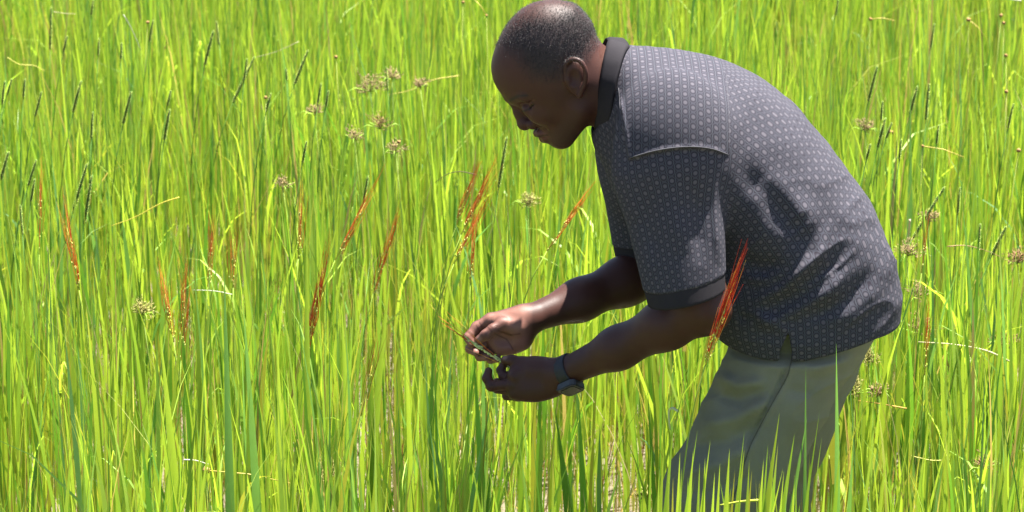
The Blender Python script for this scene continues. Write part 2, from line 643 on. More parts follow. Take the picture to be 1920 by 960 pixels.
def head_fn(p):
    q = mirror_pts(p)                    # left and right halves alike
    d = HEAD(p)
    jaw = near(1075, 232, 0.052)
    d = smin(d, cone(q, near(1090, 205, 0.049), near(1058, 256, 0.020), 0.019, 0.016), 0.03)
    # brow ridge and cheekbone
    d = smin(d, cone(q, near(956, 184, 0.008), onface(984, 182, -0.007), 0.0085, 0.008), 0.014)
    d = smin(d, ellip(q, onface(1014, 214, -0.012), (0.022, 0.014, 0.016)), 0.022)
    # eye socket, eyeball with lowered lid
    d = smax(d, -ellip(q, onface(982, 202, 0.007), (0.011, 0.010, 0.010)), 0.012)
    d = smin(d, sphere(q, onface(992, 204, -0.0095), 0.0125), 0.006)
    d = smax(d, -chain(q, [onface(981, 211, 0.000), onface(991, 207, 0.001), onface(1002, 196, 0.001)], [0.0010, 0.0012, 0.0010], 0.001), 0.002)
    d = smax(d, -cone(q, onface(980, 198, 0.001), onface(999, 189, 0.001), 0.0011, 0.0010), 0.003)
    # nose
    d = smin(d, chain(p, [P(963, 194, YH), P(973, 212, YH), P(982, 229, YH)], [0.0070, 0.0085, 0.0125], 0.01), 0.012)
    d = smin(d, sphere(p, P(984, 231, YH), 0.0140), 0.006)
    d = smin(d, ellip(q, near(999, 233, 0.0165), (0.0120, 0.0095, 0.0105)), 0.006)
    d = smax(d, -ellip(q, near(993, 248, 0.0095), (0.005, 0.004, 0.006)), 0.003)
    d = smax(d, -cone(q, near(1005, 222, 0.029), near(1013, 238, 0.031), 0.0015, 0.002), 0.005)
    # lips
    d = smin(d, chain(q, [P(1008, 249, YH), near(1014, 250, 0.012), near(1026, 251, 0.025)], [0.0088, 0.0082, 0.0035], 0.004), 0.006)
    d = smin(d, chain(q, [P(1019, 259, YH), near(1024, 258, 0.011), near(1031, 256, 0.021)], [0.0088, 0.0080, 0.0035], 0.004), 0.005)
    d = smax(d, -chain(q, [P(1006, 257, YH), near(1018, 256, 0.013), near(1031, 254, 0.029)], [0.0016, 0.0015, 0.0012], 0.001), 0.0025)
    d = smax(d, -cone(q, P(1032, 269, YH), near(1038, 265, 0.016), 0.003, 0.002), 0.008)
    d = smin(d, ellip(q, P(1047, 258, YH), (0.021, 0.024, 0.017)), 0.016)
    # smile line
    d = smax(d, -cone(q, near(1008, 232, 0.033), near(1024, 243, 0.036), 0.0010, 0.0010), 0.008)
    # ear
    e0 = 0.083
    lay = frame(P(1089, 178, 0) - P(1072, 114, 0), np.array([0, -1.0, 0.35]))
    disc = ellip(q, near(1079, 146, 0.079), (0.034, 0.0062, 0.021), lay)
    d = smin(d, disc, 0.008)
    hel = [(1063, 140, .078), (1060, 126, .081), (1066, 115, .084), (1077, 111, .087), (1090, 117, .091), (1098, 134, .092), (1097, 153, .090), (1091, 168, .086), (1087, 178, .082)]
    hp = [near(*h) for h in hel]
    hr_ = np.interp(np.linspace(0, 8, 33), range(9), [.0035, .0040, .0044, .0046, .0048, .0048, .0046, .0056, .0068])
    hs_ = smooth_open(np.array(hp), 4)
    hd_ = cone(q, hs_[0], hs_[1], hr_[0], hr_[1])
    for i in range(1, 32):
        hd_ = np.minimum(hd_, cone(q, hs_[i], hs_[i + 1], hr_[i], hr_[i + 1]))
    d = smin(d, hd_, 0.004)
    d = smax(d, -ellip(q, near(1076, 148, e0 + 0.006), (0.0105, 0.009, 0.0165)), 0.005)
    d = smax(d, -chain(q, [near(1071, 126, .089), near(1080, 122, .0925), near(1088, 131, .094), near(1089, 146, .094)], [.002, .0024, .0024, .0020], 0.002), 0.005)
    d = smin(d, sphere(q, near(1064, 150, 0.078), 0.0058), 0.005)
    return d

NECK0, NECK1 = P(1085, 150, YH), P(1190, 205, 0.0)
def neck_fn(p):
    q = p.copy()
    q[:, 1] = p[:, 1] * 1.05
    d = cone(q, P(1082, 135, YH), P(1185, 195, 0.0), 0.068, 0.078)
    # fold at the nape
    d = smax(d, -cone(p, P(1116, 66, -0.055), P(1119, 62, 0.045), 0.003, 0.003), 0.006)
    return d

# near (left) arm and hand, far (right) arm and hand
LS, LE, LW = P(1258, 240, -0.170), P(1322, 578, -0.218), P(1062, 697, -0.075)
RS, RE, RW = P(1215, 250, 0.170), P(1238, 505, 0.190), P(992, 599, 0.045)
def lerp(a, b, t): return a + (b - a) * t

def arm_fn(p, S, E, W, r):
    d = cone(p, S, E, 0.056, 0.046)
    mid = lerp(E, W, 0.27) + np.array([0, 0, 0.003])
    f = chain(p, [E, mid, lerp(E, W, 0.62), W], [0.044, r, r * 0.84, 0.0272], 0.03)
    return smin(d, f, 0.03)

HL = -0.055
def left_hand(p):
    wr = P(1052, 702, HL - 0.018)
    lay = frame(P(955, 712, HL) - P(1045, 706, HL), UP)
    palm = ellip(p, P(1003, 712, HL - 0.004), (0.054, 0.0425, 0.0195), lay)
    palm = smin(palm, cone(p, P(1000, 690, HL), P(1050, 697, HL - 0.012), 0.018, 0.024), 0.02)
    palm = smin(palm, cone(p, P(968, 735, HL), P(1040, 722, HL - 0.010), 0.0155, 0.021), 0.018)
    palm = smin(palm, cone(p, P(968, 700, HL - 0.004), P(975, 732, HL - 0.002), 0.0125, 0.0125), 0.014)
    d = smin(palm, cone(p, wr, LW, 0.026, 0.0275), 0.02)
    # knuckles
    for k in ((964, 706), (959, 722), (962, 737)):
        d = smin(d, sphere(p, P(k[0], k[1], HL - 0.011), 0.0085), 0.008)
    thumb = chain(p, [P(1005, 690, HL + 0.006), P(980, 680, HL + 0.008), P(960, 676, HL + 0.010), P(947, 675, HL + 0.013)], [.0150, .0115, .0102, .0086], 0.006)
    index = chain(p, [P(966, 705, HL + 0.006), P(944, 706, HL + 0.014), P(939, 694, HL + 0.024), P(945, 682, HL + 0.026)], [.0105, .0095, .0085, .0075], 0.004)
    middle = chain(p, [P(962, 720, HL - 0.002), P(921, 724, HL - 0.004), P(913, 709, HL + 0.002), P(916, 696, HL + 0.008)], [.0112, .0098, .0090, .0078], 0.005)
    ring = chain(p, [P(962, 734, HL), P(932, 728, HL + 0.012), P(932, 718, HL + 0.032), P(944, 716, HL + 0.036)], [.0110, .0095, .0088, .0078], 0.004)
    little = chain(p, [P(972, 743, HL), P(950, 742, HL + 0.016), P(950, 733, HL + 0.034), P(962, 730, HL + 0.036)], [.0100, .0086, .0080, .0070], 0.004)
    fing = np.minimum(np.minimum(index, middle), np.minimum(ring, little))
    d = smin(d, fing, 0.005)
    d = smin(d, thumb, 0.007)
    # nail of the thumb and of the curled finger
    return d

HR = 0.030
def right_hand(p):
    lay = frame(P(915, 610, HR) - P(985, 610, HR), UP)
    palm = ellip(p, P(955, 625, HR + 0.012), (0.048, 0.040, 0.0175), frame(P(915, 628, HR) - P(992, 606, HR), UP))
    palm = smin(palm, cone(p, P(978, 636, HR + 0.004), P(940, 650, HR + 0.012), 0.0200, 0.0150), 0.016)       # heel of the palm
    palm = smin(palm, cone(p, P(920, 600, HR + 0.010), P(975, 592, HR + 0.012), 0.0135, 0.020), 0.016)
    palm = smin(palm, cone(p, P(923, 603, HR + 0.016), P(935, 648, HR + 0.022), 0.0125, 0.0115), 0.012)
    d = smin(palm, cone(p, P(978, 608, HR + 0.008), RW, 0.0275, 0.0275), 0.02)
    thenar = cone(p, P(970, 614, HR - 0.008), P(940, 607, HR - 0.010), 0.0165, 0.0140)
    d = smin(d, thenar, 0.010)
    thumb = chain(p, [P(945, 607, HR - 0.012), P(924, 618, HR - 0.022), P(911, 628, HR - 0.026), P(897, 638, HR - 0.022)], [.0130, .0110, .0106, .0084], 0.005)
    index = chain(p, [P(920, 598, HR + 0.012), P(894, 613, HR + 0.010), P(879, 632, HR + 0.000), P(883, 645, HR - 0.008)], [.0120, .0105, .0096, .0080], 0.006)
    middle = chain(p, [P(920, 612, HR + 0.022), P(890, 636, HR + 0.022), P(882, 654, HR + 0.006), P(892, 661, HR - 0.006)], [.0115, .0102, .0094, .0080], 0.005)
    ring = chain(p, [P(925, 630, HR + 0.026), P(900, 655, HR + 0.024), P(900, 668, HR + 0.006), P(913, 670, HR - 0.006)], [.0112, .0100, .0092, .0080], 0.005)
    little = chain(p, [P(935, 646, HR + 0.026), P(916, 664, HR + 0.022), P(920, 674, HR + 0.006), P(933, 673, HR - 0.004)], [.0100, .0088, .0082, .0072], 0.004)
    fing = np.minimum(np.minimum(index, middle), np.minimum(ring, little))
    d = smin(d, fing, 0.0045)
    # creases across the palm and the thumb
    d = smax(d, -chain(p, [P(925, 624, HR - 0.008), P(945, 633, HR - 0.010), P(960, 652, HR - 0.012)], [.0012, .0016, .0012], 0.002), 0.003)
    d = smax(d, -ellip(p, P(940, 640, HR - 0.016), (0.020, 0.014, 0.012)), 0.008)
    d = smin(d, thumb, 0.0035)
    for t in (0.42, 0.52, 0.60):
        c = lerp(P(945, 606, HR - 0.010), P(896, 637, HR - 0.016), t) + np.array([0, -0.0165, 0.002])
        d = smax(d, -cone(p, c + np.array([-.008, .002, -.010]), c + np.array([.006, .003, .009]), .0009, .0009), 0.002)
    return d

# torso under the shirt, legs under the trousers
torso_pix = [(1165, 92), (1205, 93), (1250, 98), (1295, 105), (1340, 115), (1390, 133), (1445, 163), (1500, 212), (1550, 268), (1600, 338), (1642, 402),
             (1668, 460), (1682, 520), (1684, 585), (1672, 660), (1610, 740), (1500, 770), (1390, 720), (1345, 630), (1290, 560), (1240, 500),
             (1195, 430), (1155, 360), (1128, 305), (1112, 268), (1108, 225), (1118, 170), (1140, 115)]
TORSO = Inflated(torso_pix, 0.0, 0.205, 0.37, h=0.004, iters=3600)

HIPZ = P(1500, 600, 0)[2]
KN = P(1352, 935, -0.10)
KF = P(1415, 935, 0.10)
FN = np.array([P(1400, 1300, -0.10)[0], -0.10, 0.03])
FF = np.array([P(1500, 1300, 0.10)[0], 0.10, 0.03])

def body_inner(p):
    d = chain(p, [P(1190, 205, 0), P(1300, 260, 0), P(1440, 400, 0), P(1505, 620, 0)], [0.070, 0.080, 0.085, 0.085], 0.04)
    d = smin(d, cone(p, LS, RS, 0.055, 0.055), 0.03)
    for hx, K, Fp in ((P(1500, 640, -0.08), KN, FN), (P(1510, 640, 0.08), KF, FF)):
        d = smin(d, chain(p, [hx, K, Fp], [0.062, 0.045, 0.032], 0.03), 0.02)
    return d

c_head = culled(head_fn, *box_of([P(915, -10, YH - .1), P(1130, 285, YH - .1), P(915, -10, YH + .1), P(1130, 285, YH + .1)], 0.01))
c_neck = culled(neck_fn, *box_of([P(1040, 40, 0), P(1200, 260, 0)], 0.09))
c_la = culled(lambda p: arm_fn(p, LS, LE, LW, 0.0445), *box_of([LS, LE, LW], 0.07))
c_ra = culled(lambda p: arm_fn(p, RS, RE, RW, 0.0455), *box_of([RS, RE, RW], 0.07))
c_lh = culled(left_hand, *box_of([P(900, 660, HL), P(1065, 770, HL), P(950, 700, HL - .04), P(950, 700, HL + .06)], 0.015))
c_rh = culled(right_hand, *box_of([P(865, 580, HR), P(1000, 690, HR), P(930, 640, HR - .05), P(930, 640, HR + .06)], 0.015))

def body_fn(p):
    d = smin(c_head(p), c_neck(p), 0.022)
    d = smin(d, body_inner(p), 0.02)
    a = smin(c_la(p), c_lh(p), 0.012)
    b = smin(c_ra(p), c_rh(p), 0.012)
    return np.minimum(smin(d, a, 0.004), b)

man = empty('person', (0.45, 0.0, 0.0))
tag(man, 'man in grey patterned polo shirt and grey-green trousers bending over the rice, holding a panicle', 'person')

bv, bq = surface_nets(body_fn, (-0.12, -0.34, -0.06), (0.82, 0.34, 1.56), 0.0022)
body_me = make_mesh('body', bv, bq, SKIN)
qx, qy = to_px(np.c_[bv[:, 0], np.where(np.abs(bv[:, 1] - YH) < 0.11, YH - np.abs(bv[:, 1] - YH), bv[:, 1]), bv[:, 2]])
is_head = (bv[:, 2] > P(1050, 285, -.08)[2]) & (bv[:, 0] < P(1132, 100, 0)[0])

skin_c = np.array([0.053, 0.020, 0.014])
tint = np.tile(skin_c, (len(bv), 1))
def blend(mask, colr):
    global tint
    m = np.clip(mask, 0, 1)[:, None]
    tint = tint * (1 - m) + np.asarray(colr)[None] * m
tint *= (1 + 0.25 * noise3(bv, 18.0))[:, None]
hair_poly = [(940, 80), (958, 52), (982, 36), (1010, 31), (1036, 30), (1058, 16), (1086, 8), (1124, 48), (1116, 72), (1106, 92), (1094, 106), (1080, 109), (1063, 112), (1054, 124), (1050, 140),
             (1024, 144), (1002, 141), (986, 124), (974, 104), (956, 92)]
hp = poly_sdf(qx, qy, hair_poly)
hairm = np.where(is_head, np.clip(0.5 - hp / 36.0, 0, 1), 0)
crown = np.where(is_head & (qy < 60), 0.30, 0)
blend(np.maximum(hairm * 0.80, crown), (0.020, 0.017, 0.018))
def stroke(a, b, w):
    return np.where(is_head, np.clip(1.3 - seg2(qx, qy, a, b) / w, 0, 1), 0)
blend(0.85 * np.maximum(stroke((957, 188), (972, 180), 3.6), stroke((972, 180), (988, 179), 2.8)), (0.012, 0.010, 0.010))
blend(0.9 * np.maximum(stroke((980, 209), (991, 205), 1.8), stroke((991, 205), (1001, 195), 1.8)), (0.010, 0.007, 0.006))
blend(0.35 * np.maximum(stroke((1004, 250), (1022, 252), 6), stroke((1016, 261), (1027, 257), 5)), (0.16, 0.065, 0.055))
blend(0.8 * stroke((1008, 256), (1027, 253), 1.8), (0.02, 0.01, 0.009))
beard = np.where(is_head, np.clip(0.5 - poly_sdf(qx, qy, [(1030, 256), (1050, 232), (1075, 205), (1092, 215), (1078, 256), (1056, 276), (1036, 276)]) / 14, 0, 1), 0)
blend(0.25 * beard, (0.03, 0.022, 0.02))
# paler palm of the far hand, fingertips
rx, ry = to_px(bv)
far_hand = (bv[:, 1] > -0.03) & (bv[:, 0] < P(1010, 600, HR)[0]) & (bv[:, 2] < P(900, 560, HR)[2])
# the inner side of the hand faces the viewer
pn = np.zeros_like(bv)
nrm = np.zeros(len(bv) * 3, np.float32)
body_me.vertices.foreach_get('normal', nrm)
nrm = nrm.reshape(-1, 3)
palm = far_hand * np.clip((-nrm[:, 1] + 0.15) * 1.4, 0, 1) * np.clip((1000 - rx) / 18, 0, 1)
thumbback = np.clip(1.4 - seg2(rx, ry, (940, 606), (897, 636)) / 9.0, 0, 1) * (bv[:, 1] < HR - 0.012)
blend(palm * 0.9 * (1 - 0.6 * thumbback), (0.22, 0.102, 0.076))
near_hand = (bv[:, 1] < 0.0) & (bv[:, 0] < P(1050, 700, HL)[0]) & (bv[:, 2] < P(900, 655, HL)[2])
def nail(c, r):
    return np.clip(1.5 - np.linalg.norm(bv - c, axis=1) / r, 0, 1)
blend(0.7 * nail(P(946, 669, HL + .008), .0055) * near_hand, (0.24, 0.14, 0.11))
blend(0.7 * nail(P(899, 635, HR - .031), .0058), (0.26, 0.15, 0.12))
blend(0.55 * np.clip(nrm[:, 1] * 1.5, 0, 1) * near_hand, (0.22, 0.105, 0.075))
# darker skin over the knuckles and in the finger creases
for c, r in ((P(914, 714, HL - .006), .006), (P(921, 722, HL - .012), .006), (P(962, 721, HL - .014), .008), (P(966, 705, HL - .012), .008), (P(962, 738, HL - .013), .008), (P(962, 672, HL + .004), .005)):
    blend(0.45 * nail(c, r), (0.022, 0.009, 0.007))
hand_px = far_hand & (rx < 1000)
for a, b in (((899, 604), (905, 616)), ((893, 610), (899, 621)), ((880, 622), (889, 630)), ((918, 609), (926, 617)), ((914, 612), (922, 622)), ((928, 626), (950, 636)), ((950, 636), (962, 655)), ((934, 620), (958, 628)), ((958, 628), (975, 626))):
    blend(0.6 * np.clip(1.4 - seg2(rx, ry, a, b) / 1.5, 0, 1) * hand_px * (nrm[:, 1] < 0.2), (0.045, 0.016, 0.012))
set_tint(body_me, tint)
body = link('body', body_me, man)

# cropped hair, short single hairs standing on the scalp
hw = np.where(is_head, hairm + crown * 0.5, 0)
idx = RNG.choice(len(bv), size=19000, p=hw / hw.sum())
hb = bv[idx] + RNG.normal(0, 0.0011, (len(idx), 3))
hn = nrm[idx] + RNG.normal(0, 0.45, (len(idx), 3))
hn /= np.linalg.norm(hn, axis=1)[:, None]
hl = RNG.uniform(0.0016, 0.0036, len(idx))[:, None]
t1 = np.cross(hn, RNG.normal(size=(len(idx), 3)))
t1 /= np.linalg.norm(t1, axis=1)[:, None]
t2 = np.cross(hn, t1)
r0 = 0.00042
hv = np.stack([hb + t1 * r0, hb - 0.5 * t1 * r0 + 0.87 * t2 * r0, hb - 0.5 * t1 * r0 - 0.87 * t2 * r0, hb + hn * hl], 1).reshape(-1, 3)
k = np.arange(len(idx))[:, None] * 4
hf = np.concatenate([k + [0, 1, 3], k + [1, 2, 3], k + [2, 0, 3]])
hair_me = make_mesh('hair', hv, hf, HAIR)
gc = np.where(RNG.random(len(idx)) < 0.05, 0.06, 0.008)
set_tint(hair_me, np.repeat(gc, 4)[:, None] * np.array([1.0, 0.93, 0.9]))
hair = link('hair', hair_me, man)
hair['kind'] = 'stuff'
hair['label'] = 'close-cropped black hair flecked with grey, thin on the crown'

# ---- shirt
def axis_frame(a, b):
    return (b - a) / np.linalg.norm(b - a)

NS0, NS1 = P(1256, 322, -0.176), P(1285, 545, -0.232)      # near sleeve axis
FS0, FS1 = P(1212, 275, 0.175), P(1222, 480, 0.195)        # far sleeve axis
NAX = P(1290, 590, -0.2) - P(1258, 445, -0.2); NAX /= np.linalg.norm(NAX)
FAX = P(1240, 590, 0.2) - P(1215, 445, 0.2); FAX /= np.linalg.norm(FAX)
N_END, F_END = P(1283, 529, -0.232), P(1215, 448, 0.195)

def sleeve_fn(p, A, B, r0, r1):
    q = p.copy()
    ym = A[1] + (B[1] - A[1]) * 0.5
    q[:, 1] = ym + (p[:, 1] - ym) * 1.22
    a, b = A.copy(), B.copy()
    a[1] = ym + (A[1] - ym) * 1.22
    b[1] = ym + (B[1] - ym) * 1.22
    e = b + (b - a) * 0.35
    return cone(q, a, e, r0, r1 + (r1 - r0) * 0.35)

def px_side(p):
    """photo pixels, taking the near flank for both flanks"""
    q = p.copy()
    q[:, 1] = -np.abs(p[:, 1])
    return to_px(q)

def fold(X, Y, pts, w, amp):
    """a soft ridge or dent along a line, fading out towards both ends"""
    d = np.full(X.shape, 1e9)
    T = np.zeros(X.shape)
    ln = [math.dist(a, b) for a, b in zip(pts[:-1], pts[1:])]
    tot, acc = sum(ln), 0.0
    for a, b, l in zip(pts[:-1], pts[1:], ln):
        bx, by = b[0] - a[0], b[1] - a[1]
        h = np.clip(((X - a[0]) * bx + (Y - a[1]) * by) / (l * l), 0, 1)
        e = np.hypot(X - a[0] - h * bx, Y - a[1] - h * by)
        m = e < d
        d[m] = e[m]
        T[m] = (acc + h[m] * l) / tot
        acc += l
    return amp * np.exp(-(d / w) ** 2) * np.clip(np.minimum(T, 1 - T) * 4.0, 0, 1)

def shirt_disp(p):
    X, Y = px_side(p)
    s = 0
    s = s + fold(X, Y, [(1392, 232), (1390, 290), (1380, 345)], 17, -0.003)
    s = s + fold(X, Y, [(1412, 240), (1425, 330), (1420, 420)], 20, 0.003)
    s = s + fold(X, Y, [(1375, 320), (1440, 360), (1480, 430), (1490, 470)], 26, -0.009)
    s = s + fold(X, Y, [(1430, 330), (1500, 390), (1535, 460)], 22, 0.007)
    s = s + fold(X, Y, [(1560, 410), (1535, 480), (1470, 540), (1400, 575)], 13, 0.013)
    s = s + fold(X, Y, [(1580, 455), (1560, 500), (1500, 545), (1430, 590)], 15, -0.009)
    s = s + fold(X, Y, [(1600, 490), (1560, 545), (1490, 585), (1420, 615)], 13, 0.010)
    s = s + fold(X, Y, [(1640, 500), (1590, 560), (1510, 605)], 13, -0.008)
    s = s + fold(X, Y, [(1665, 530), (1600, 590), (1540, 620)], 13, 0.006)
    s = s + fold(X, Y, [(1380, 480), (1430, 500), (1470, 490)], 14, -0.008)
    s = s + fold(X, Y, [(1385, 520), (1440, 525), (1480, 505)], 11, 0.006)
    s = s + fold(X, Y, [(1395, 585), (1440, 608), (1490, 628)], 15, 0.012)
    s = s + fold(X, Y, [(1380, 595), (1430, 600)], 10, -0.006)
    # small creases pulled along the flank
    u = (X * 0.80 - Y * 0.60) / 960
    v = (X * 0.60 + Y * 0.80) / 960
    flank = np.clip((Y - 250) / 200, 0, 1) * np.clip((X - 1370) / 60, 0, 1)
    s = s + flank * 0.006 * noise3(np.c_[u * 9, v * 26, p[:, 1] * 6], 1.0)
    rg_ = 1 - 2 * np.abs(noise3(np.c_[u * 7 + 3.1, v * 21, p[:, 1] * 5], 1.0)) * 1.6
    s = s + flank * 0.005 * np.clip(rg_, 0, 1) ** 3
    s = s + 0.004 * noise3(p, 22.0)
    s = s * (0.25 + 0.75 * np.clip((p[:, 2] - HEM_P[2] - 0.005) / 0.05, 0, 1))
    return s

def sleeve_disp(p, A, B):
    X, Y = px_side(p)
    s = fold(X, Y, [(1258, 300), (1262, 400), (1280, 480)], 18, 0.006)
    s = s + fold(X, Y, [(1300, 300), (1310, 400), (1312, 500)], 14, -0.008)
    s = s + fold(X, Y, [(1338, 290), (1342, 400), (1348, 500)], 9, 0.006)
    s = s + fold(X, Y, [(1215, 310), (1215, 420), (1235, 500)], 16, -0.006)
    s = s + fold(X, Y, [(1180, 320), (1190, 420)], 14, 0.004)
    s = s + 0.006 * noise3(np.c_[p[:, 0] * 22, p[:, 1] * 22, p[:, 2] * 7], 1.0)
    return s

# the shoulder piece ends in a raised seam; below it the sleeve hangs plumb
YOKE = [(1158, 150), (1181, 296), (1222, 284), (1262, 277), (1300, 275), (1335, 279), (1366, 289), (1366, 200), (1350, 90), (1200, 60)]

HEM_N = np.array([0.03, 0.0, -1.0]); HEM_N /= np.linalg.norm(HEM_N)
HEM_P = P(1672, 592, 0.0)

TB0 = P(1440, 400, 0.0)

def shirt_raw(p):
    # broad across the back, narrower towards the hanging belly
    tb = ((p[:, 0] - TB0[0]) * -0.75 + (p[:, 2] - TB0[2]) * -0.66) / 0.17
    tb = np.clip(tb + 0.15, 0, 1)
    wm = 1.02 - 0.26 * tb * tb * (3 - 2 * tb) * np.clip((p[:, 2] - HEM_P[2]) / 0.14, 0, 1)
    d = TORSO(p, wm) - shirt_disp(p)
    sh = np.minimum(ellip(p, P(1262, 292, -0.165), (0.118, 0.103, 0.165)), ellip(p, P(1225, 285, 0.160), (0.112, 0.098, 0.160)))
    d = smin(d, sh, 0.05)
    X, Y = px_side(p)
    yk = poly_sdf(X, Y, YOKE)
    n = sleeve_fn(p, NS0, NS1, 0.102, 0.0765) - sleeve_disp(p, NS0, NS1)
    f = sleeve_fn(p, FS0, FS1, 0.100, 0.0745) - 0.6 * sleeve_disp(p, FS0, FS1)
    n = smax(n, (p - N_END) @ NAX, 0.004)
    f = smax(f, (p - F_END) @ FAX, 0.004)
    sl = np.minimum(n, f)
    d = smin(d, sl, 0.016)
    out = np.clip((np.abs(p[:, 1]) - 0.09) / 0.06, 0, 1) * np.clip((1392 - X) / 24, 0, 1)
    edge_w = np.clip((1362 - X) / 8, 0.12, 1)
    rim = np.exp(-(yk / 3.2) ** 2) * 0.0028 * out * edge_w
    drop = np.clip((1362 - X) / 60, 0, 1) * np.clip(yk / 5.0, 0, 1) * np.exp(-np.maximum(yk, 0) / 45.0) * 0.006 * out * np.clip((330 - Y) / 40, 0, 1) * np.clip((Y - 200) / 60, 0, 1)
    return d - rim + drop

def shirt_fn(p):
    d = shirt_raw(p)
    hem = (p - HEM_P) @ HEM_N + 0.002 * noise3(p, 14.0) - 0.030 * np.clip((np.abs(p[:, 1]) - 0.04) / 0.12, 0, 1) * np.clip((0.70 - p[:, 0]) / 0.14, 0, 1)
    d = smax(d, hem, 0.006)
    # neck opening
    d = smax(d, -(cone(p, P(1060, 150, 0), P(1172, 190, 0), 0.080, 0.074)), 0.006)
    # slit at the side seam
    X, Y = px_side(p)
    slit = np.maximum(np.abs(X - 1476 + (Y - 640) * 0.12) - np.clip((Y - 622) * 0.30, -2, 11), 600 - Y) / 960.0
    slit = np.where((np.abs(p[:, 1]) > 0.12), slit, 1.0)
    return smax(d, -slit, 0.003)

sv, sq = surface_nets(shirt_fn, (0.10, -0.36, P(0, 720, 0)[2]), (0.82, 0.36, 1.52), 0.0038, 1.6)
shirt_me = make_mesh('shirt', sv, sq, SHIRT)

def shirt_uv():
    spine = np.array([P(a, b, 0)[[0, 2]] for a, b in [(1130, 150), (1250, 215), (1370, 300), (1455, 400), (1500, 510), (1510, 700)]])
    sp = smooth_open(spine)
    best = np.full(len(sv), 1e9)
    S = np.zeros(len(sv)); R = np.zeros(len(sv))
    acc = 0.0
    for a, b in zip(sp[:-1], sp[1:]):
        e = b - a
        L = np.linalg.norm(e)
        h = np.clip(((sv[:, 0] - a[0]) * e[0] + (sv[:, 2] - a[1]) * e[1]) / (L * L), 0, 1)
        dx, dz = sv[:, 0] - a[0] - h * e[0], sv[:, 2] - a[1] - h * e[1]
        dd = np.hypot(dx, dz)
        m = dd < best
        best[m] = dd[m]
        S[m] = (acc + h * L)[m]
        side = np.sign(e[0] * dz - e[1] * dx)
        R[m] = (side * dd)[m]
        acc += L
    ang = np.arctan2(sv[:, 1], R)
    tor = np.c_[ang * 0.19, S]
    yok = np.c_[sv[:, 0], np.abs(sv[:, 1]) * 0.68 - sv[:, 2] * 0.73]
    def sl(A, B):
        ax = (B - A) / np.linalg.norm(B - A)
        q = sv - A
        s = q @ ax
        r = q - s[:, None] * ax
        ex = np.cross(ax, np.array([0, 1.0, 0])); ex /= np.linalg.norm(ex)
        ey = np.cross(ax, ex)
        a = np.arctan2(r @ ex, r @ ey * np.sign(ey[1]) * np.sign(-A[1]) * -1)
        return np.c_[a * 0.092, s]
    un, uf = sl(NS0, NS1), sl(FS0, FS1)
    X, Y = px_side(sv)
    yk = poly_sdf(X, Y, YOKE)
    n = sleeve_fn(sv, NS0, NS1, 0.102, 0.0765)
    f = sleeve_fn(sv, FS0, FS1, 0.100, 0.0745)
    t = TORSO(sv)
    reg = np.zeros(len(sv), int)
    reg[(np.minimum(n, f) < t - 0.004) & (yk > 0) & (Y > 270)] = 1
    reg[(reg == 1) & (sv[:, 1] > 0)] = 2
    reg[(reg == 0) & (yk < 0) & (X < 1367)] = 3
    lv = np.zeros(len(shirt_me.loops), np.int32)
    shirt_me.loops.foreach_get('vertex_index', lv)
    quad = lv.reshape(-1, 4)
    rq = np.sort(reg[quad], axis=1)[:, 2]
    allu = np.stack([tor, un, uf, yok])
    U = allu[rq[:, None], quad]
    per = np.array([2 * math.pi * 0.19, 2 * math.pi * 0.092, 2 * math.pi * 0.092, 99.0])[rq]
    d0 = U[:, :, 0] - U[:, :1, 0]
    U[:, :, 0] -= np.round(d0 / per[:, None]) * per[:, None]
    uvl = shirt_me.uv_layers.new(name='cloth')
    uvl.data.foreach_set('uv', U.astype(np.float32).ravel())

shirt_uv()
shirt = link('shirt', shirt_me, man)
shirt['label'] = 'grey polo shirt with a small hexagon and dot pattern'

def cuff_mesh(A, B, r0, r1, END, AX, wid):
    def fn(p):
        t = (p - END) @ AX
        rib = 0.0009 * np.sin(t * 900)
        d = sleeve_fn(p, A, B, r0, r1) + 0.0015 - 0.5 * sleeve_disp(p, A, B) - rib * 0
        d = smax(d, t - wid, 0.005)
        return np.maximum(d, -t - 0.012)
    lo, hi = box_of([END - 0.02 * AX, END + wid * AX], 0.10)
    v, q = surface_nets(fn, lo, hi, 0.0034)
    return make_mesh('cuff', v, q, KNIT)
cuff_a = link('cuff', cuff_mesh(NS0, NS1, 0.102, 0.0765, N_END, NAX, 0.031), shirt)
cuff_b = link('cuff', cuff_mesh(FS0, FS1, 0.100, 0.0745, F_END, FAX, 0.029), shirt)

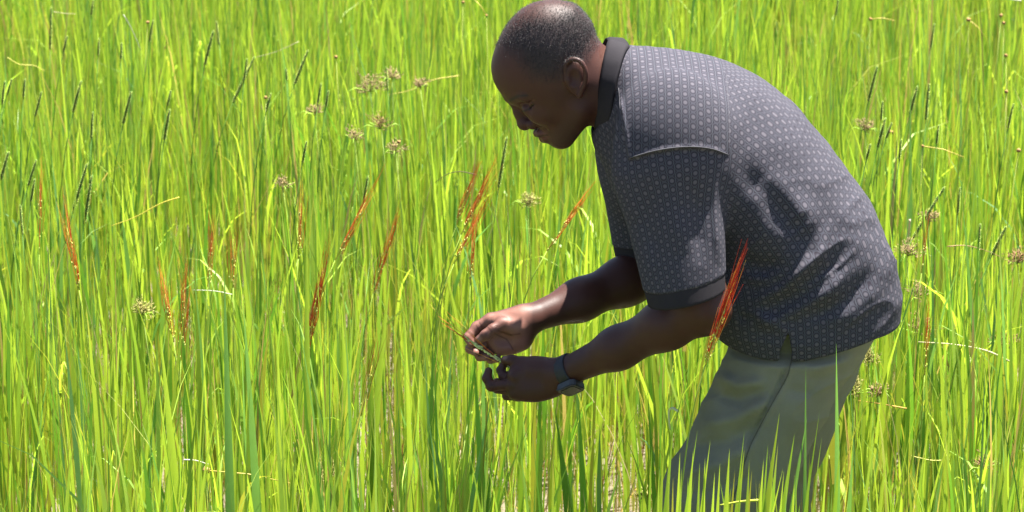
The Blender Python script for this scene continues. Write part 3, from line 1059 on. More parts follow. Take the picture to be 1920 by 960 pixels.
# collar: a folded band round the neck
def collar():
    n = 96
    def ring(back, side, front, yb=0.0):
        b, s, f = P(back[0], back[1], 0.0), P(side[0], side[1], -side[2]), P(front[0], front[1], 0.0)
        M = (b + f) / 2
        A = (b - f) / 2
        Bn = s - M
        out = []
        for i in range(n):
            a = 2 * math.pi * i / n
            q = M + A * math.cos(a)
            sn = math.sin(a)
            q = q + np.array([Bn[0] * abs(sn) ** 1.0, -abs(Bn[1]) * sn, Bn[2] * abs(sn)])
            out.append(q)
        return np.array(out)
    rings = [ring((1168, 112), (1150, 175, .066), (1140, 240)),
             ring((1146, 86), (1131, 165, .068), (1123, 240)),
             ring((1140, 79), (1125, 165, .071), (1118, 243)),
             ring((1141, 75), (1122, 166, .075), (1116, 248)),
             ring((1149, 74), (1126, 168, .080), (1119, 256)),
             ring((1163, 78), (1135, 170, .088), (1128, 268)),
             ring((1176, 83), (1146, 172, .097), (1138, 282)),
             ring((1181, 88), (1150, 174, .101), (1142, 288)),
             ring((1180, 93), (1151, 178, .099), (1146, 286)),
             ring((1176, 108), (1155, 184, .085), (1150, 265))]
    v = np.concatenate(rings)
    v = v + 0.0022 * noise3(v, 45.0)[:, None] * np.array([1, 1, 1])
    f = []
    m = len(rings)
    for i in range(m):
        for j in range(n):
            k = (j + 1) % n
            i2 = (i + 1) % m
            f.append((i * n + j, i2 * n + j, i2 * n + k, i * n + k))
    return make_mesh('collar', v, np.array(f), KNIT)
link('collar', collar(), shirt)

# ---- trousers
def trousers_fn(p):
    near_leg = cone(p, P(1494, 645, -0.068), P(1350, 938, -0.092), 0.112, 0.114)
    far_leg = cone(p, P(1510, 640, 0.085), P(1400, 938, 0.098), 0.120, 0.105)
    pel = ellip(p, P(1508, 590, 0.0), (0.142, 0.160, 0.110))
    d = smin(smin(near_leg, pel, 0.05), smin(far_leg, pel, 0.05), 0.02)
    for K, Fp in ((KN, FN), (KF, FF)):
        d = smin(d, chain(p, [K, lerp(K, Fp, 0.3), lerp(K, Fp, 0.86)], [0.110, 0.092, 0.078], 0.03), 0.03)
    X, Y = px_side(p)
    s = fold(X, Y, [(1335, 700), (1380, 722), (1440, 715)], 12, 0.011)
    s = s + fold(X, Y, [(1330, 735), (1390, 752), (1450, 730)], 13, -0.011)
    s = s + fold(X, Y, [(1300, 800), (1380, 785), (1450, 745)], 15, 0.014)
    s = s + fold(X, Y, [(1285, 840), (1370, 825), (1440, 790)], 15, -0.011)
    s = s + fold(X, Y, [(1260, 890), (1350, 870), (1420, 830)], 15, 0.013)
    s = s + fold(X, Y, [(1250, 930), (1350, 915), (1430, 880)], 15, -0.007)
    s = s + fold(X, Y, [(1500, 700), (1540, 690), (1600, 665)], 12, 0.006)
    s = s + fold(X, Y, [(1470, 730), (1530, 740)], 12, -0.005)
    s = s + fold(X, Y, [(1440, 640), (1455, 690)], 12, 0.007)
    s = s + fold(X, Y, [(1482, 645), (1474, 690), (1462, 720), (1440, 760), (1405, 830), (1385, 890)], 4.2, -0.0065)
    s = s + fold(X, Y, [(1490, 645), (1482, 692), (1470, 724), (1448, 764), (1412, 834), (1392, 894)], 5, 0.004)
    s = s + 0.007 * noise3(np.c_[p[:, 0] * 9 + p[:, 2] * 9, p[:, 1] * 9, p[:, 2] * 20 - p[:, 0] * 9], 1.0)
    rg_ = 1 - 3.2 * np.abs(noise3(np.c_[(X * 0.9 - Y * 0.4) / 960 * 6, (X * 0.4 + Y * 0.9) / 960 * 17, p[:, 1] * 4], 1.0))
    s = s + 0.0035 * np.clip(rg_, 0, 1) ** 3
    d = d - s
    above = (p - HEM_P) @ -HEM_N
    w = np.clip((above + 0.040) / 0.02, 0, 1)
    d = d * (1 - w) + w * np.maximum(d, TORSO(p) + 0.024)
    d = smax(d, above - 0.05, 0.01)
    return d
tv, tq = surface_nets(trousers_fn, (0.18, -0.30, 0.02), (0.80, 0.30, 0.98), 0.0046)
trousers = link('trousers', make_mesh('trousers', tv, tq, TWILL), man)
trousers['label'] = 'loose grey-green cotton trousers, creased at the thigh'

# ---- stitched seams lying on the cloth
def on_cloth(fn, pts, y0=-0.34, y1=-0.02):
    pts = smooth_open(np.array(pts, float), 5)
    out = []
    for a, b in pts:
        ys = np.linspace(y0, y1, 110)
        q = np.array([P(a, b, y) for y in ys])
        f = fn(q)
        k = np.argmax(f < 0)
        if f[k] < 0:
            t = f[k - 1] / (f[k - 1] - f[k]) if k else 0
            out.append(q[max(k - 1, 0)] * (1 - t) + q[k] * t)
    return np.array(out)
SEAM_D = mat_plain('seam_thread_dark', (0.10, 0.095, 0.07), 0.9, 0.1)
SEAM_L = mat_plain('seam_thread_grey', (0.075, 0.073, 0.082), 0.9, 0.1)
def seam(parent, fn, pts, mat, r):
    w = on_cloth(fn, pts)
    if len(w) > 2:
        m = MB()
        m.tube(w, r, 5)
        link('seam', m.mesh('seam', mat), parent)
seam(trousers, trousers_fn, [(1486, 668), (1478, 700), (1466, 725), (1444, 764), (1408, 834), (1388, 894), (1370, 950)], SEAM_D, 0.0014)
seam(shirt, shirt_fn, [(1181, 296), (1222, 284), (1262, 277), (1300, 275), (1335, 279), (1366, 290)], SEAM_L, 0.0013)
seam(shirt, shirt_fn, [(1160, 165), (1164, 210), (1172, 255), (1181, 296)], SEAM_L, 0.0010)
seam(shirt, shirt_fn, [(1362, 140), (1366, 200), (1367, 250), (1366, 290)], SEAM_L, 0.0007)

# boots, mostly sunk in the water
for Fp in (FN, FF):
    def boot_fn(p, Fp=Fp):
        d = smin(cone(p, Fp + np.array([0, 0, 0.22]), Fp, 0.066, 0.056), ellip(p, Fp + np.array([-0.08, 0, -0.02]), (0.145, 0.056, 0.058)), 0.03)
        return np.maximum(d, p[:, 2] - Fp[2] - 0.20)
    v, q = surface_nets(boot_fn, Fp + np.array([-0.26, -0.1, -0.1]), Fp + np.array([0.1, 0.1, 0.24]), 0.006)
    link('boot', make_mesh('boot', v, q, RUBBER), man)

# ---- wristwatch on the near wrist
def watch():
    c = lerp(LW, LE, 0.010) + np.array([0.002, 0, 0.0])
    ax = (LE - LW) / np.linalg.norm(LE - LW)
    nrm_ = np.array([0.0, -0.62, -0.78])
    nrm_ = nrm_ - ax * (nrm_ @ ax)
    nrm_ /= np.linalg.norm(nrm_)
    side = np.cross(ax, nrm_)
    root = empty('wristwatch', (0, 0, 0))
    root.location = c
    root.parent = man
    root.location = Vector(c) - man.location
    n = 56
    prof = [(-.0125, .0), (-.0125, .0034), (-.010, .0046), (.010, .0046), (.0125, .0034), (.0125, .0)]
    v, f = [], []
    for i in range(n):
        a = 2 * math.pi * i / n
        r = 0.0292
        ridge = 0.0006 if i % 4 == 0 else 0.0
        for (t, hh) in prof:
            q = ax * t + (nrm_ * math.cos(a) + side * math.sin(a)) * (r + hh + ridge)
            v.append(q)
    m = len(prof)
    for i in range(n):
        k = (i + 1) % n
        for j in range(m):
            j2 = (j + 1) % m
            f.append((i * m + j, k * m + j, k * m + j2, i * m + j2))
    child('strap', make_mesh('strap', np.array(v), np.array(f), STRAP), root)
    def rbox(name, mat, hw, hh, z0, z1, cut, bev):
        bm = bmesh.new()
        outl = [(hw - cut, hh), (hw, hh - cut), (hw, -hh + cut), (hw - cut, -hh), (-hw + cut, -hh), (-hw, -hh + cut), (-hw, hh - cut), (-hw + cut, hh)]
        vs = [bm.verts.new(tuple(ax * a + side * b + nrm_ * z0)) for a, b in outl]
        fc = bm.faces.new(vs)
        ex = bmesh.ops.extrude_face_region(bm, geom=[fc])
        up = [g for g in ex['geom'] if isinstance(g, bmesh.types.BMVert)]
        bmesh.ops.translate(bm, verts=up, vec=tuple(nrm_ * (z1 - z0)))
        bmesh.ops.recalc_face_normals(bm, faces=bm.faces)
        bmesh.ops.bevel(bm, geom=list(bm.edges), offset=bev, segments=2, affect='EDGES')
        me = bpy.data.meshes.new(name)
        bm.to_mesh(me)
        bm.free()
        me.materials.append(mat)
        return child(name, me, root)
    rbox('case', CASE, 0.0225, 0.0215, 0.0290, 0.0425, 0.007, 0.0018)
    rbox('screen', GLASS, 0.0165, 0.0150, 0.0420, 0.0436, 0.005, 0.0006)
    for s in (-1, 1):
        bt = rbox('button', CASE, 0.0022, 0.003, 0.033, 0.0365, 0.0007, 0.0004)
        bt.location = Vector(side * 0.011 * s - ax * 0.0235)
    root['label'] = 'dark digital watch with a rubber strap on the near wrist'
    return root
watch()

# ------------------------------------------------------------------ plants
def blades(N, base, L, az, a0, a1, width, psi, K=6, wprof=None):
    """leaf blades as curved tapered strips -> verts, tris, t"""
    t = np.linspace(0, 1, K + 1)
    ang = a0[:, None] + a1[:, None] * t[None] ** 1.8
    ds = (L / K)[:, None]
    hx = np.sin(ang) * ds
    hz = np.cos(ang) * ds
    cx = np.concatenate([np.zeros((N, 1)), np.cumsum((hx[:, :-1] + hx[:, 1:]) / 2, 1)], 1)
    cz = np.concatenate([np.zeros((N, 1)), np.cumsum((hz[:, :-1] + hz[:, 1:]) / 2, 1)], 1)
    cen = np.stack([base[:, 0, None] + cx * np.cos(az)[:, None], base[:, 1, None] + cx * np.sin(az)[:, None], base[:, 2, None] + cz], -1)
    prof = np.minimum(1, 0.55 + 1.5 * t) * (1 - t ** 2.6)
    prof[-1] = 0.0
    sd = np.stack([np.cos(psi), np.sin(psi), np.zeros(N)], -1)
    w = width[:, None] * prof[None] * 0.5
    Lv = cen[:, :-1] - sd[:, None] * w[:, :-1, None]
    Rv = cen[:, :-1] + sd[:, None] * w[:, :-1, None]
    # slight keel so that blades catch the light like real leaves
    tip = cen[:, -1:]
    V = np.concatenate([np.stack([Lv, Rv], 2).reshape(N, 2 * K, 3), tip], 1)
    tt = np.concatenate([np.repeat(t[:-1], 2), [1.0]])
    f = []
    for i in range(K - 1):
        f += [(2 * i, 2 * i + 1, 2 * i + 3), (2 * i, 2 * i + 3, 2 * i + 2)]
    f.append((2 * K - 2, 2 * K - 1, 2 * K))
    F = (np.arange(N)[:, None, None] * (2 * K + 1) + np.array(f)[None]).reshape(-1, 3)
    return V.reshape(-1, 3), F, tt

LIME = np.array([0.350, 0.500, 0.070])
MID = np.array([0.248, 0.415, 0.058])
DARK = np.array([0.125, 0.285, 0.040])
BLUE = np.array([0.145, 0.300, 0.095])
YEL = np.array([0.330, 0.360, 0.064])
STRAW = np.array([0.36, 0.29, 0.14])
BROWN = np.array([0.20, 0.12, 0.055])

def blade_colors(N, tt, rng, straw=0.05):
    r = rng.random(N)
    base = np.where((r < 0.52)[:, None], LIME, np.where((r < 0.76)[:, None], MID, np.where((r < 0.87)[:, None], DARK, np.where((r < 0.94)[:, None], BLUE, YEL))))
    r2 = rng.random(N)
    base = np.where((r2 < straw)[:, None], STRAW, base)
    base = base * rng.uniform(0.75, 1.2, N)[:, None]
    c = np.repeat(base[:, None], len(tt), 1)
    low = np.clip(1 - tt / 0.16, 0, 1)[None, :, None] * rng.uniform(0.2, 0.9, N)[:, None, None]
    c = c * (1 - low) + np.array([0.30, 0.27, 0.10]) * low
    tipd = np.clip((tt - 0.9) / 0.1, 0, 1)[None, :, None] * (rng.random(N) < 0.25)[:, None, None] * 0.7
    c = c * (1 - tipd) + STRAW * tipd
    return c.reshape(-1, 3)

def half_w(y):
    return 1.0 * (DIST + np.maximum(y, -1.5)) / DIST + 0.8

def trampled(x, y):
    """how bare the track round the man is"""
    m = np.exp(-(((x - 0.12) / 0.24) ** 2 + ((y - 0.75) / 0.95) ** 2))
    m2 = 0.55 * np.exp(-(((x + 0.28) / 0.10) ** 2 + ((y - 0.9) / 0.8) ** 2))
    m3 = 0.5 * np.exp(-(((x + 0.72) / 0.08) ** 2 + ((y - 0.9) / 0.9) ** 2))
    return np.clip(m + m2 + m3, 0, 1)

def near_man(x, y, pad=0.0):
    a = np.array([FN[0], FN[1]]); b = np.array([0.58, -0.09])
    d1 = seg2(x, y, (KN[0], KN[1]), (0.58, -0.09)) < 0.13 + pad
    d2 = seg2(x, y, (KF[0], KF[1]), (0.60, 0.09)) < 0.13 + pad
    d3 = np.hypot(x - FN[0], y - FN[1]) < 0.1
    d4 = np.hypot(x - FF[0], y - FF[1]) < 0.1
    return d1 | d2 | d3 | d4

def build_field():
    rng = np.random.default_rng(5)
    Vs, Fs, Cs = [], [], []
    nv = 0
    def put(V, F, C):
        nonlocal nv
        Vs.append(V); Fs.append(F + nv); Cs.append(C)
        nv += len(V)
    # tussocks
    # depth range, tussocks per square metre, leaves each, leaf width factor, share of short upper leaves
    bands = [(-2.2, 0.6, 74, 18, 1.0, 0.35), (0.6, 2.2, 84, 19, 0.92, 0.45), (2.2, 5.2, 108, 24, 0.66, 0.72), (5.2, 9.5, 96, 22, 0.62, 0.78), (9.5, 20.0, 14, 14, 0.9, 0.3)]
    for (y0, y1, dens, per, wf, upper) in bands:
        wmax = half_w(y1) - (0.3 if y0 > 2 else 0.0)
        n = int(dens * (y1 - y0) * 2 * wmax)
        ty = rng.uniform(y0, y1, n)
        tx = rng.uniform(-wmax, wmax, n)
        ok = np.abs(tx) < half_w(ty)
        clump = noise3(np.c_[tx * 3.1, ty * 1.6, np.zeros(n)], 1.0) + 0.8 * noise3(np.c_[tx * 11, ty * 4, np.ones(n)], 1.0)
        ok &= rng.random(n) < 0.76 + (1.2 if y1 < 3 else 0.7) * clump
        ok &= rng.random(n) > trampled(tx, ty) * 0.80
        ok &= ~near_man(tx, ty, 0.0)
        tx, ty = tx[ok], ty[ok]
        n = len(tx)
        hgt = rng.normal(0.70, 0.07, n) + 0.10 * noise3(np.c_[tx, ty, np.ones(n)], 1.3)
        m = n * per
        ti = np.repeat(np.arange(n), per)
        bx = tx[ti] + rng.normal(0, 0.032, m)
        by = ty[ti] + rng.normal(0, 0.032, m)
        up = rng.random(m) < upper
        bz = np.where(up, rng.uniform(0.20, 0.50, m), np.where(rng.random(m) < 0.3, rng.uniform(0.05, 0.25, m), -0.03))
        L = (hgt[ti] - bz) * np.where(up, rng.uniform(0.75, 1.35, m), rng.uniform(0.46, 1.10, m))
        L = np.clip(L, 0.14, 1.0)
        az = np.where(rng.random(m) < 0.5, np.arctan2(by - ty[ti], bx - tx[ti]), rng.uniform(0, 2 * math.pi, m))
        a0 = np.abs(rng.normal(0.03, 0.045, m))
        a1 = np.abs(rng.normal(0.10, 0.17, m))
        droop = rng.random(m) < 0.035
        a1 = np.where(droop, rng.uniform(1.0, 2.0, m), a1)
        wd = wf * (0.0045 + 0.0105 * rng.random(m) ** 1.7)
        psi = rng.normal(0, 0.6, m)
        # keep blades from standing in front of the man's legs and hands more than in the photograph
        topz = bz + L
        tooh = (by < 0.02) & (bx > -0.25) & (bx < 0.75) & (topz > 0.66 - 0.10 * by)
        L = np.where(tooh, L * rng.uniform(0.82, 1.0, m), L)
        V, F, tt = blades(m, np.c_[bx, by, bz], L, az, a0, a1, wd, psi, K=6 if y1 < 3 else 4)
        put(V, F, blade_colors(m, tt, rng, 0.035))
    # stems and low dead litter
    n = 15000
    y = rng.uniform(-1.5, 6.5, n); x = rng.uniform(-2.2, 2.2, n)
    ok = (np.abs(x) < half_w(y)) & ~near_man(x, y)
    x, y = x[ok], y[ok]; n = len(x)
    V, F, tt = blades(n, np.c_[x, y, rng.uniform(-0.02, 0.03, n)], rng.uniform(0.12, 0.42, n), rng.uniform(0, 6.28, n), np.abs(rng.normal(0.25, 0.3, n)),
                      rng.normal(0.2, 0.6, n), rng.uniform(0.002, 0.005, n), rng.uniform(-1, 1, n), K=4)
    pick = rng.random(n)
    cb = np.where((pick < 0.50)[:, None], STRAW * 0.95, np.where((pick < 0.75)[:, None], BROWN, MID * 0.8)) * rng.uniform(0.6, 1.2, n)[:, None]
    put(V, F, np.repeat(cb, len(tt), 0))
    # thin seed stalks and yellow wisps among the leaves
    n = 7000
    y = rng.uniform(-1.2, 8.0, n); x = rng.uniform(-2.6, 2.6, n)
    ok = (np.abs(x) < half_w(y)) & ~near_man(x, y) & ~((y < 0.1) & (x > -0.2) & (x < 0.75))
    x, y = x[ok], y[ok]; n = len(x)
    V, F, tt = blades(n, np.c_[x, y, np.full(n, 0.2)], rng.uniform(0.35, 0.68, n), rng.uniform(0, 6.28, n), np.abs(rng.normal(0.05, 0.12, n)),
                      rng.normal(0.25, 0.35, n), rng.uniform(0.0018, 0.0032, n), rng.uniform(-1, 1, n), K=6)
    pick = rng.random(n)
    cb = np.where((pick < 0.42)[:, None], YEL, np.where((pick < 0.56)[:, None], STRAW, np.where((pick < 0.8)[:, None], LIME, DARK))) * rng.uniform(0.7, 1.2, n)[:, None]
    put(V, F, np.repeat(cb, len(tt), 0))
    me = make_mesh('rice_field', np.concatenate(Vs), np.concatenate(Fs), LEAF)
    set_tint(me, np.concatenate(Cs))
    o = link('rice_field', me)
    tag(o, 'dense bright green rice leaves filling the flooded field', 'rice', kind='stuff')
    return len(me.polygons)

if FIELD:
    nf = build_field()
    print('field tris', nf)

# ---- rice plants that stand singly in front of the man's legs
def rice_plant(leaves, label, group='rice plants in front of the trousers'):
    """leaves: (tip px, py, base px, y depth, width, colour)"""
    y = leaves[0][3]
    bx = np.mean([P(l[2], 960, l[3])[0] for l in leaves])
    root = empty('rice_plant', (bx, y, 0.0))
    tag(root, label, 'rice plant', group)
    for (tx, ty, bpx, yy, wd, c) in leaves:
        ty = ty + random.uniform(-14, 10) * (ty > 835)
        c = np.asarray(c) * random.uniform(0.7, 1.1)
        tip = P(tx, ty, yy)
        b = np.array([P(bpx, 960, yy)[0] + (P(bpx, 960, yy)[0] - tip[0]) * 0.5, yy, -0.02])
        K = 8
        t = np.linspace(0, 1, K + 1)
        bend = (tip - b) * np.array([1, 0, 0])
        cen = b + (tip - b) * t[:, None]
        cen[:, 0] += -bend[0] * 0.25 * np.sin(t * math.pi)
        cen[:, 1] += 0.02 * np.sin(t * math.pi)
        prof = np.minimum(1, 0.5 + 1.4 * t) * (1 - t ** 2.2)
        psi = random.uniform(-0.5, 0.5)
        sd = np.array([math.cos(psi), math.sin(psi), 0])
        keel = np.array([-sd[1], sd[0], 0]) * 0.18
        w = wd * random.uniform(0.9, 1.25) * prof
        v = np.stack([cen - sd * w[:, None], cen + keel * w[:, None], cen + sd * w[:, None]], 1).reshape(-1, 3) - np.array([bx, y, 0])
        f = []
        for i in range(K):
            for j in (0, 1):
                f.append((i * 3 + j, i * 3 + j + 1, (i + 1) * 3 + j + 1, (i + 1) * 3 + j))
        me = make_mesh('leaf', v, f, LEAF)
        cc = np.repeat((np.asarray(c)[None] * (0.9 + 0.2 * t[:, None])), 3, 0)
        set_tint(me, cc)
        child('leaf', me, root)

rice_plant([(1396, 846, 1372, -0.42, .013, LIME), (1350, 868, 1342, -0.42, .011, LIME), (1332, 838, 1300, -0.42, .010, LIME), (1322, 862, 1318, -0.42, .012, LIME * .9), (1378, 880, 1362, -0.42, .010, YEL * .7)],
           'short bright rice plant in front of the knee at the foot of the picture')
rice_plant([(1462, 772, 1424, -0.38, .014, LIME), (1490, 812, 1452, -0.38, .011, MID), (1440, 842, 1425, -0.38, .009, MID), (1396, 806, 1370, -0.38, .007, MID)],
           'rice plant with one broad upright leaf crossing the dark trouser leg')
rice_plant([(1568, 642, 1574, -0.30, .009, BLUE * 1.4), (1511, 684, 1512, -0.30, .006, BLUE * 1.3), (1514, 780, 1470, -0.30, .008, BLUE), (1537, 770, 1500, -0.30, .007, MID)],
           'rice plant with two tall thin leaves reaching the shirt hem')
rice_plant([(1308, 806, 1270, -0.35, .006, MID), (1290, 700, 1215, -0.2, .006, LIME * .9), (1262, 800, 1240, -0.35, .011, MID), (1245, 836, 1232, -0.35, .010, LIME), (1275, 850, 1268, -0.35, .010, LIME)],
           'rice plant left of the knee with a thin leaf crossing the thigh')
rice_plant([(1640, 800, 1610, -0.33, .010, LIME), (1600, 830, 1590, -0.33, .012, BLUE), (1575, 850, 1560, -0.33, .011, MID), (1665, 842, 1640, -0.33, .009, LIME)],
           'rice plant just right of the trouser leg behind the knee')
rice_plant([(1368, 852, 1356, -0.52, .013, LIME), (1340, 880, 1330, -0.52, .012, LIME), (1312, 872, 1306, -0.52, .013, LIME), (1410, 890, 1392, -0.52, .011, YEL * .8), (1290, 895, 1288, -0.52, .012, MID)],
           'low lush rice plant nearest the viewer under the knee')
rice_plant([(1255, 858, 1250, -0.56, .011, LIME), (1236, 880, 1232, -0.56, .012, LIME), (1278, 870, 1270, -0.56, .011, LIME), (1300, 846, 1284, -0.56, .010, LIME), (1222, 850, 1214, -0.56, .009, MID), (1262, 900, 1262, -0.56, .012, YEL)],
           'bright rice plant at the lower edge just left of the knee')
rice_plant([(1432, 872, 1416, -0.60, .012, LIME), (1448, 898, 1436, -0.60, .012, LIME), (1405, 868, 1396, -0.60, .011, LIME), (1470, 884, 1452, -0.60, .010, LIME), (1388, 902, 1384, -0.60, .012, MID), (1424, 915, 1420, -0.60, .011, YEL)],
           'bright rice plant at the lower edge in the middle of the trouser leg')
rice_plant([(1520, 868, 1500, -0.5, .012, MID), (1548, 880, 1538, -0.5, .012, LIME), (1490, 900, 1482, -0.5, .011, LIME), (1500, 850, 1462, -0.5, .008, BLUE)],
           'low rice plant nearest the viewer under the back of the thigh')
rice_plant([(888, 660, 906, -0.02, .012, DARK * 1.2), (918, 720, 896, -0.06, .006, YEL * .7), (925, 735, 870, -0.05, .008, BLUE * 1.5), (872, 790, 880, -0.06, .009, LIME), (902, 800, 905, -0.06, .010, MID)],
           'rice plant hanging under the two hands with one dark leaf', 'rice plants under the hands')
rice_plant([(1040, 760, 1072, 0.06, .012, DARK), (1015, 770, 1010, 0.06, .010, MID), (1085, 748, 1098, 0.06, .012, DARK * 1.2), (1125, 790, 1122, 0.06, .011, BLUE)],
           'dark leaved rice plant below the wristwatch', 'rice plants under the hands')
rice_plant([(735, 480, 700, 0.12, .013, LIME), (640, 560, 655, 0.12, .014, LIME), (690, 610, 700, 0.12, .013, MID), (575, 400, 578, 0.12, .011, LIME), (760, 600, 770, 0.12, .012, LIME)],
           'tall broad leaved rice plant under the brightest red panicle', 'tall rice plants left of the hands')
rice_plant([(300, 620, 330, -0.1, .013, LIME), (420, 500, 430, -0.1, .013, BLUE), (455, 560, 480, -0.1, .012, BLUE * 1.2), (520, 640, 530, -0.1, .013, LIME)],
           'tall rice plant with blue-green leaves left of the middle', 'tall rice plants left of the hands')

# ---- red-awned panicles
def panicle(tip, base, z, label, group='red-awned rice panicles in the field', red=(0.42, 0.035, 0.012), y=None, n=30, awn=1.0, stem=True, seed=0, spread=0.09, gl=0.55, ap=0.9, gcol=None, slim=1.0):
    rg = np.random.default_rng(100 + seed)
    if y is None:
        T = PZ(tip[0], tip[1], z)
        yy = T[1]
    else:
        yy = y
        T = P(tip[0], tip[1], yy)
    B = P(base[0], base[1], yy)
    ax = T - B
    Lt = np.linalg.norm(ax)
    ax = ax / Lt
    G0 = B - ax * Lt * gl           # grains begin below the visible awns
    foot = np.array([G0[0] - ax[0] * 0.12, yy + 0.03, 0.0]) if stem else G0
    root = empty('rice_panicle', foot)
    tag(root, label, 'rice panicle', group)
    u = np.cross(ax, [0.2, 1, 0.1]); u /= np.linalg.norm(u)
    w = np.cross(ax, u)
    st = MB()
    if stem:
        t = np.linspace(0, 1, 9)[:, None]
        c1 = G0 - ax * 0.25
        pts = (1 - t) ** 2 * foot + 2 * t * (1 - t) * c1 + t ** 2 * G0
        st.tube(pts, np.linspace(0.0022, 0.0011, 9), 5, (0.24, 0.34, 0.04))
    st.tube([G0, B, B + ax * Lt * 0.35], [0.0011, 0.0008, 0.0004], 4, (0.40, 0.36, 0.06))
    if not stem:
        st.tube([G0 - ax * 0.012, G0, B], [0.0022, 0.0020, 0.0012], 5, (0.50, 0.60, 0.24))
    child('stem', st.mesh('stem', STEM, origin=foot), root)
    gm, am = MB(), MB()
    for i in range(n):
        s = rg.random() ** 0.9
        ang = rg.uniform(0, 2 * math.pi)
        off = rg.uniform(0.001, 0.0075) * (1.15 - 0.5 * s) * slim
        rd = u * math.cos(ang) + w * math.sin(ang)
        c = G0 + ax * (Lt * (gl + 0.15) * s) + rd * off
        dr = ax + rd * rg.uniform(0.0, 0.13)
        dr /= np.linalg.norm(dr)
        L, R = rg.uniform(0.0075, 0.0098), rg.uniform(0.0013, 0.0018)
        e1 = np.cross(dr, u + 0.3 * w); e1 /= np.linalg.norm(e1)
        e2 = np.cross(dr, e1)
        ring = [c + dr * L * 0.42 + R * (e1 * math.cos(a) + e2 * math.sin(a)) for a in np.linspace(0, 2 * math.pi, 5, endpoint=False)]
        v = [c] + ring + [c + dr * L]
        f = [(0, 1 + (j + 1) % 5, 1 + j) for j in range(5)] + [(6, 1 + j, 1 + (j + 1) % 5) for j in range(5)]
        yg = np.array([0.50, 0.50, 0.12]) if rg.random() < 0.7 else np.array([0.34, 0.42, 0.05])
        if gcol is not None:
            yg = np.array(gcol)
        gm.add(v, f, yg * rg.uniform(0.7, 1.15))
        # awn
        if rg.random() < ap:
            tipd = ax + rd * rg.normal(0, spread * 0.7) + rg.normal(0, 0.025, 3)
            tipd /= np.linalg.norm(tipd)
            p0 = c + dr * L * 0.95
            al = min(0.13, Lt * (gl + 1.0 - (gl + 0.15) * s)) * rg.uniform(0.55, 1.04) * awn
            p1 = p0 + dr * al * 0.3
            p2 = p0 + (dr * 0.3 + tipd * 0.7) * al
            cc = np.array(red) * rg.uniform(0.75, 1.3)
            if rg.random() < 0.22:
                cc = np.array([0.80, 0.50, 0.10])
            am.tube([p0, p1, p2], [0.00060, 0.00055, 0.00022], 3, cc, False)
    child('grain_cluster', gm.mesh('grain_cluster', SEED, origin=foot), root)
    child('awn_tuft', am.mesh('awn_tuft', AWN, origin=foot), root)
    for k_ in root.children:
        if k_.name.split('.')[0] != 'stem':
            k_['kind'] = 'stuff'
    return root

RED = (0.62, 0.075, 0.025)
ORA = (0.66, 0.21, 0.06)
pan = [((75, 270), (74, 400), .97, 'faint orange rice panicle at the far left edge', ORA, 16),
       ((110, 345), (134, 470), .92, 'short red rice panicle tilted left near the left edge', RED, 34),
       ((300, 490), (316, 585), .84, 'orange rice panicle, left one of the close low pair', ORA, 30),
       ((352, 445), (344, 590), .86, 'orange-red rice panicle, right one of the close low pair', (0.64, .10, .03), 34),
       ((402, 388), (394, 482), .90, 'small orange panicle left of a similar thinner one', ORA, 26),
       ((437, 385), (437, 482), .90, 'thin upright orange panicle between the pair and the brightest', ORA, 16),
       ((568, 310), (562, 420), .95, 'thin red panicle above and left of the brightest', RED, 22),
       ((628, 390), (594, 565), .90, 'brightest deep red rice panicle, left of the hands', RED, 60),
       ((724, 305), (664, 420), .95, 'red panicle leaning strongly right above the brightest', (0.64, .10, .03), 30),
       ((764, 335), (724, 470), .93, 'long red panicle leaning right, straight above a broad leaf', RED, 36),
       ((905, 288), (874, 372), .98, 'orange-red panicle, leftmost of the group below the chin', ORA, 30),
       ((940, 280), (893, 380), .98, 'red panicle, highest of the group below the chin', (0.64, .10, .03), 34),
       ((928, 348), (880, 440), .95, 'red panicle, lower right of the group below the chin', RED, 26),
       ((888, 395), (884, 480), .93, 'small upright red panicle, lowest of the group below the chin', RED, 18),
       ((1112, 348), (1058, 425), .97, 'orange-red panicle leaning towards the chest of the man', (0.64, .10, .03), 26),
       ((1743, 560), (1737, 650), .80, 'thin red panicle in the brown seed heads right of the man', RED, 14),
       ((712, 620), (690, 720), .80, 'reddish brown panicle rising left of the hands', (0.34, .08, .03), 16),
       ((1742, 400), (1733, 470), .90, 'faint red panicle behind the back of the man', RED, 10)]
for i, (tp, bs, z, lab, rc, n) in enumerate(pan):
    panicle(tp, bs, z + 0.05, lab, red=rc, n=int(n * 0.75), gl=0.6, spread=0.13, seed=i)
panicle((1406, 445), (1352, 600), 0, 'large red rice panicle standing in front of the shirt and elbow', red=RED, y=-0.36, n=64, seed=40, spread=0.07)
hp_ = panicle((826, 602), (884, 641), 0, 'green and red rice panicle held between both hands', group='rice panicle in the hands', red=ORA, y=-0.022, n=60, seed=41, stem=False, spread=0.20, gl=1.22, ap=0.28, awn=1.0, gcol=(0.50, 0.58, 0.22), slim=0.45)

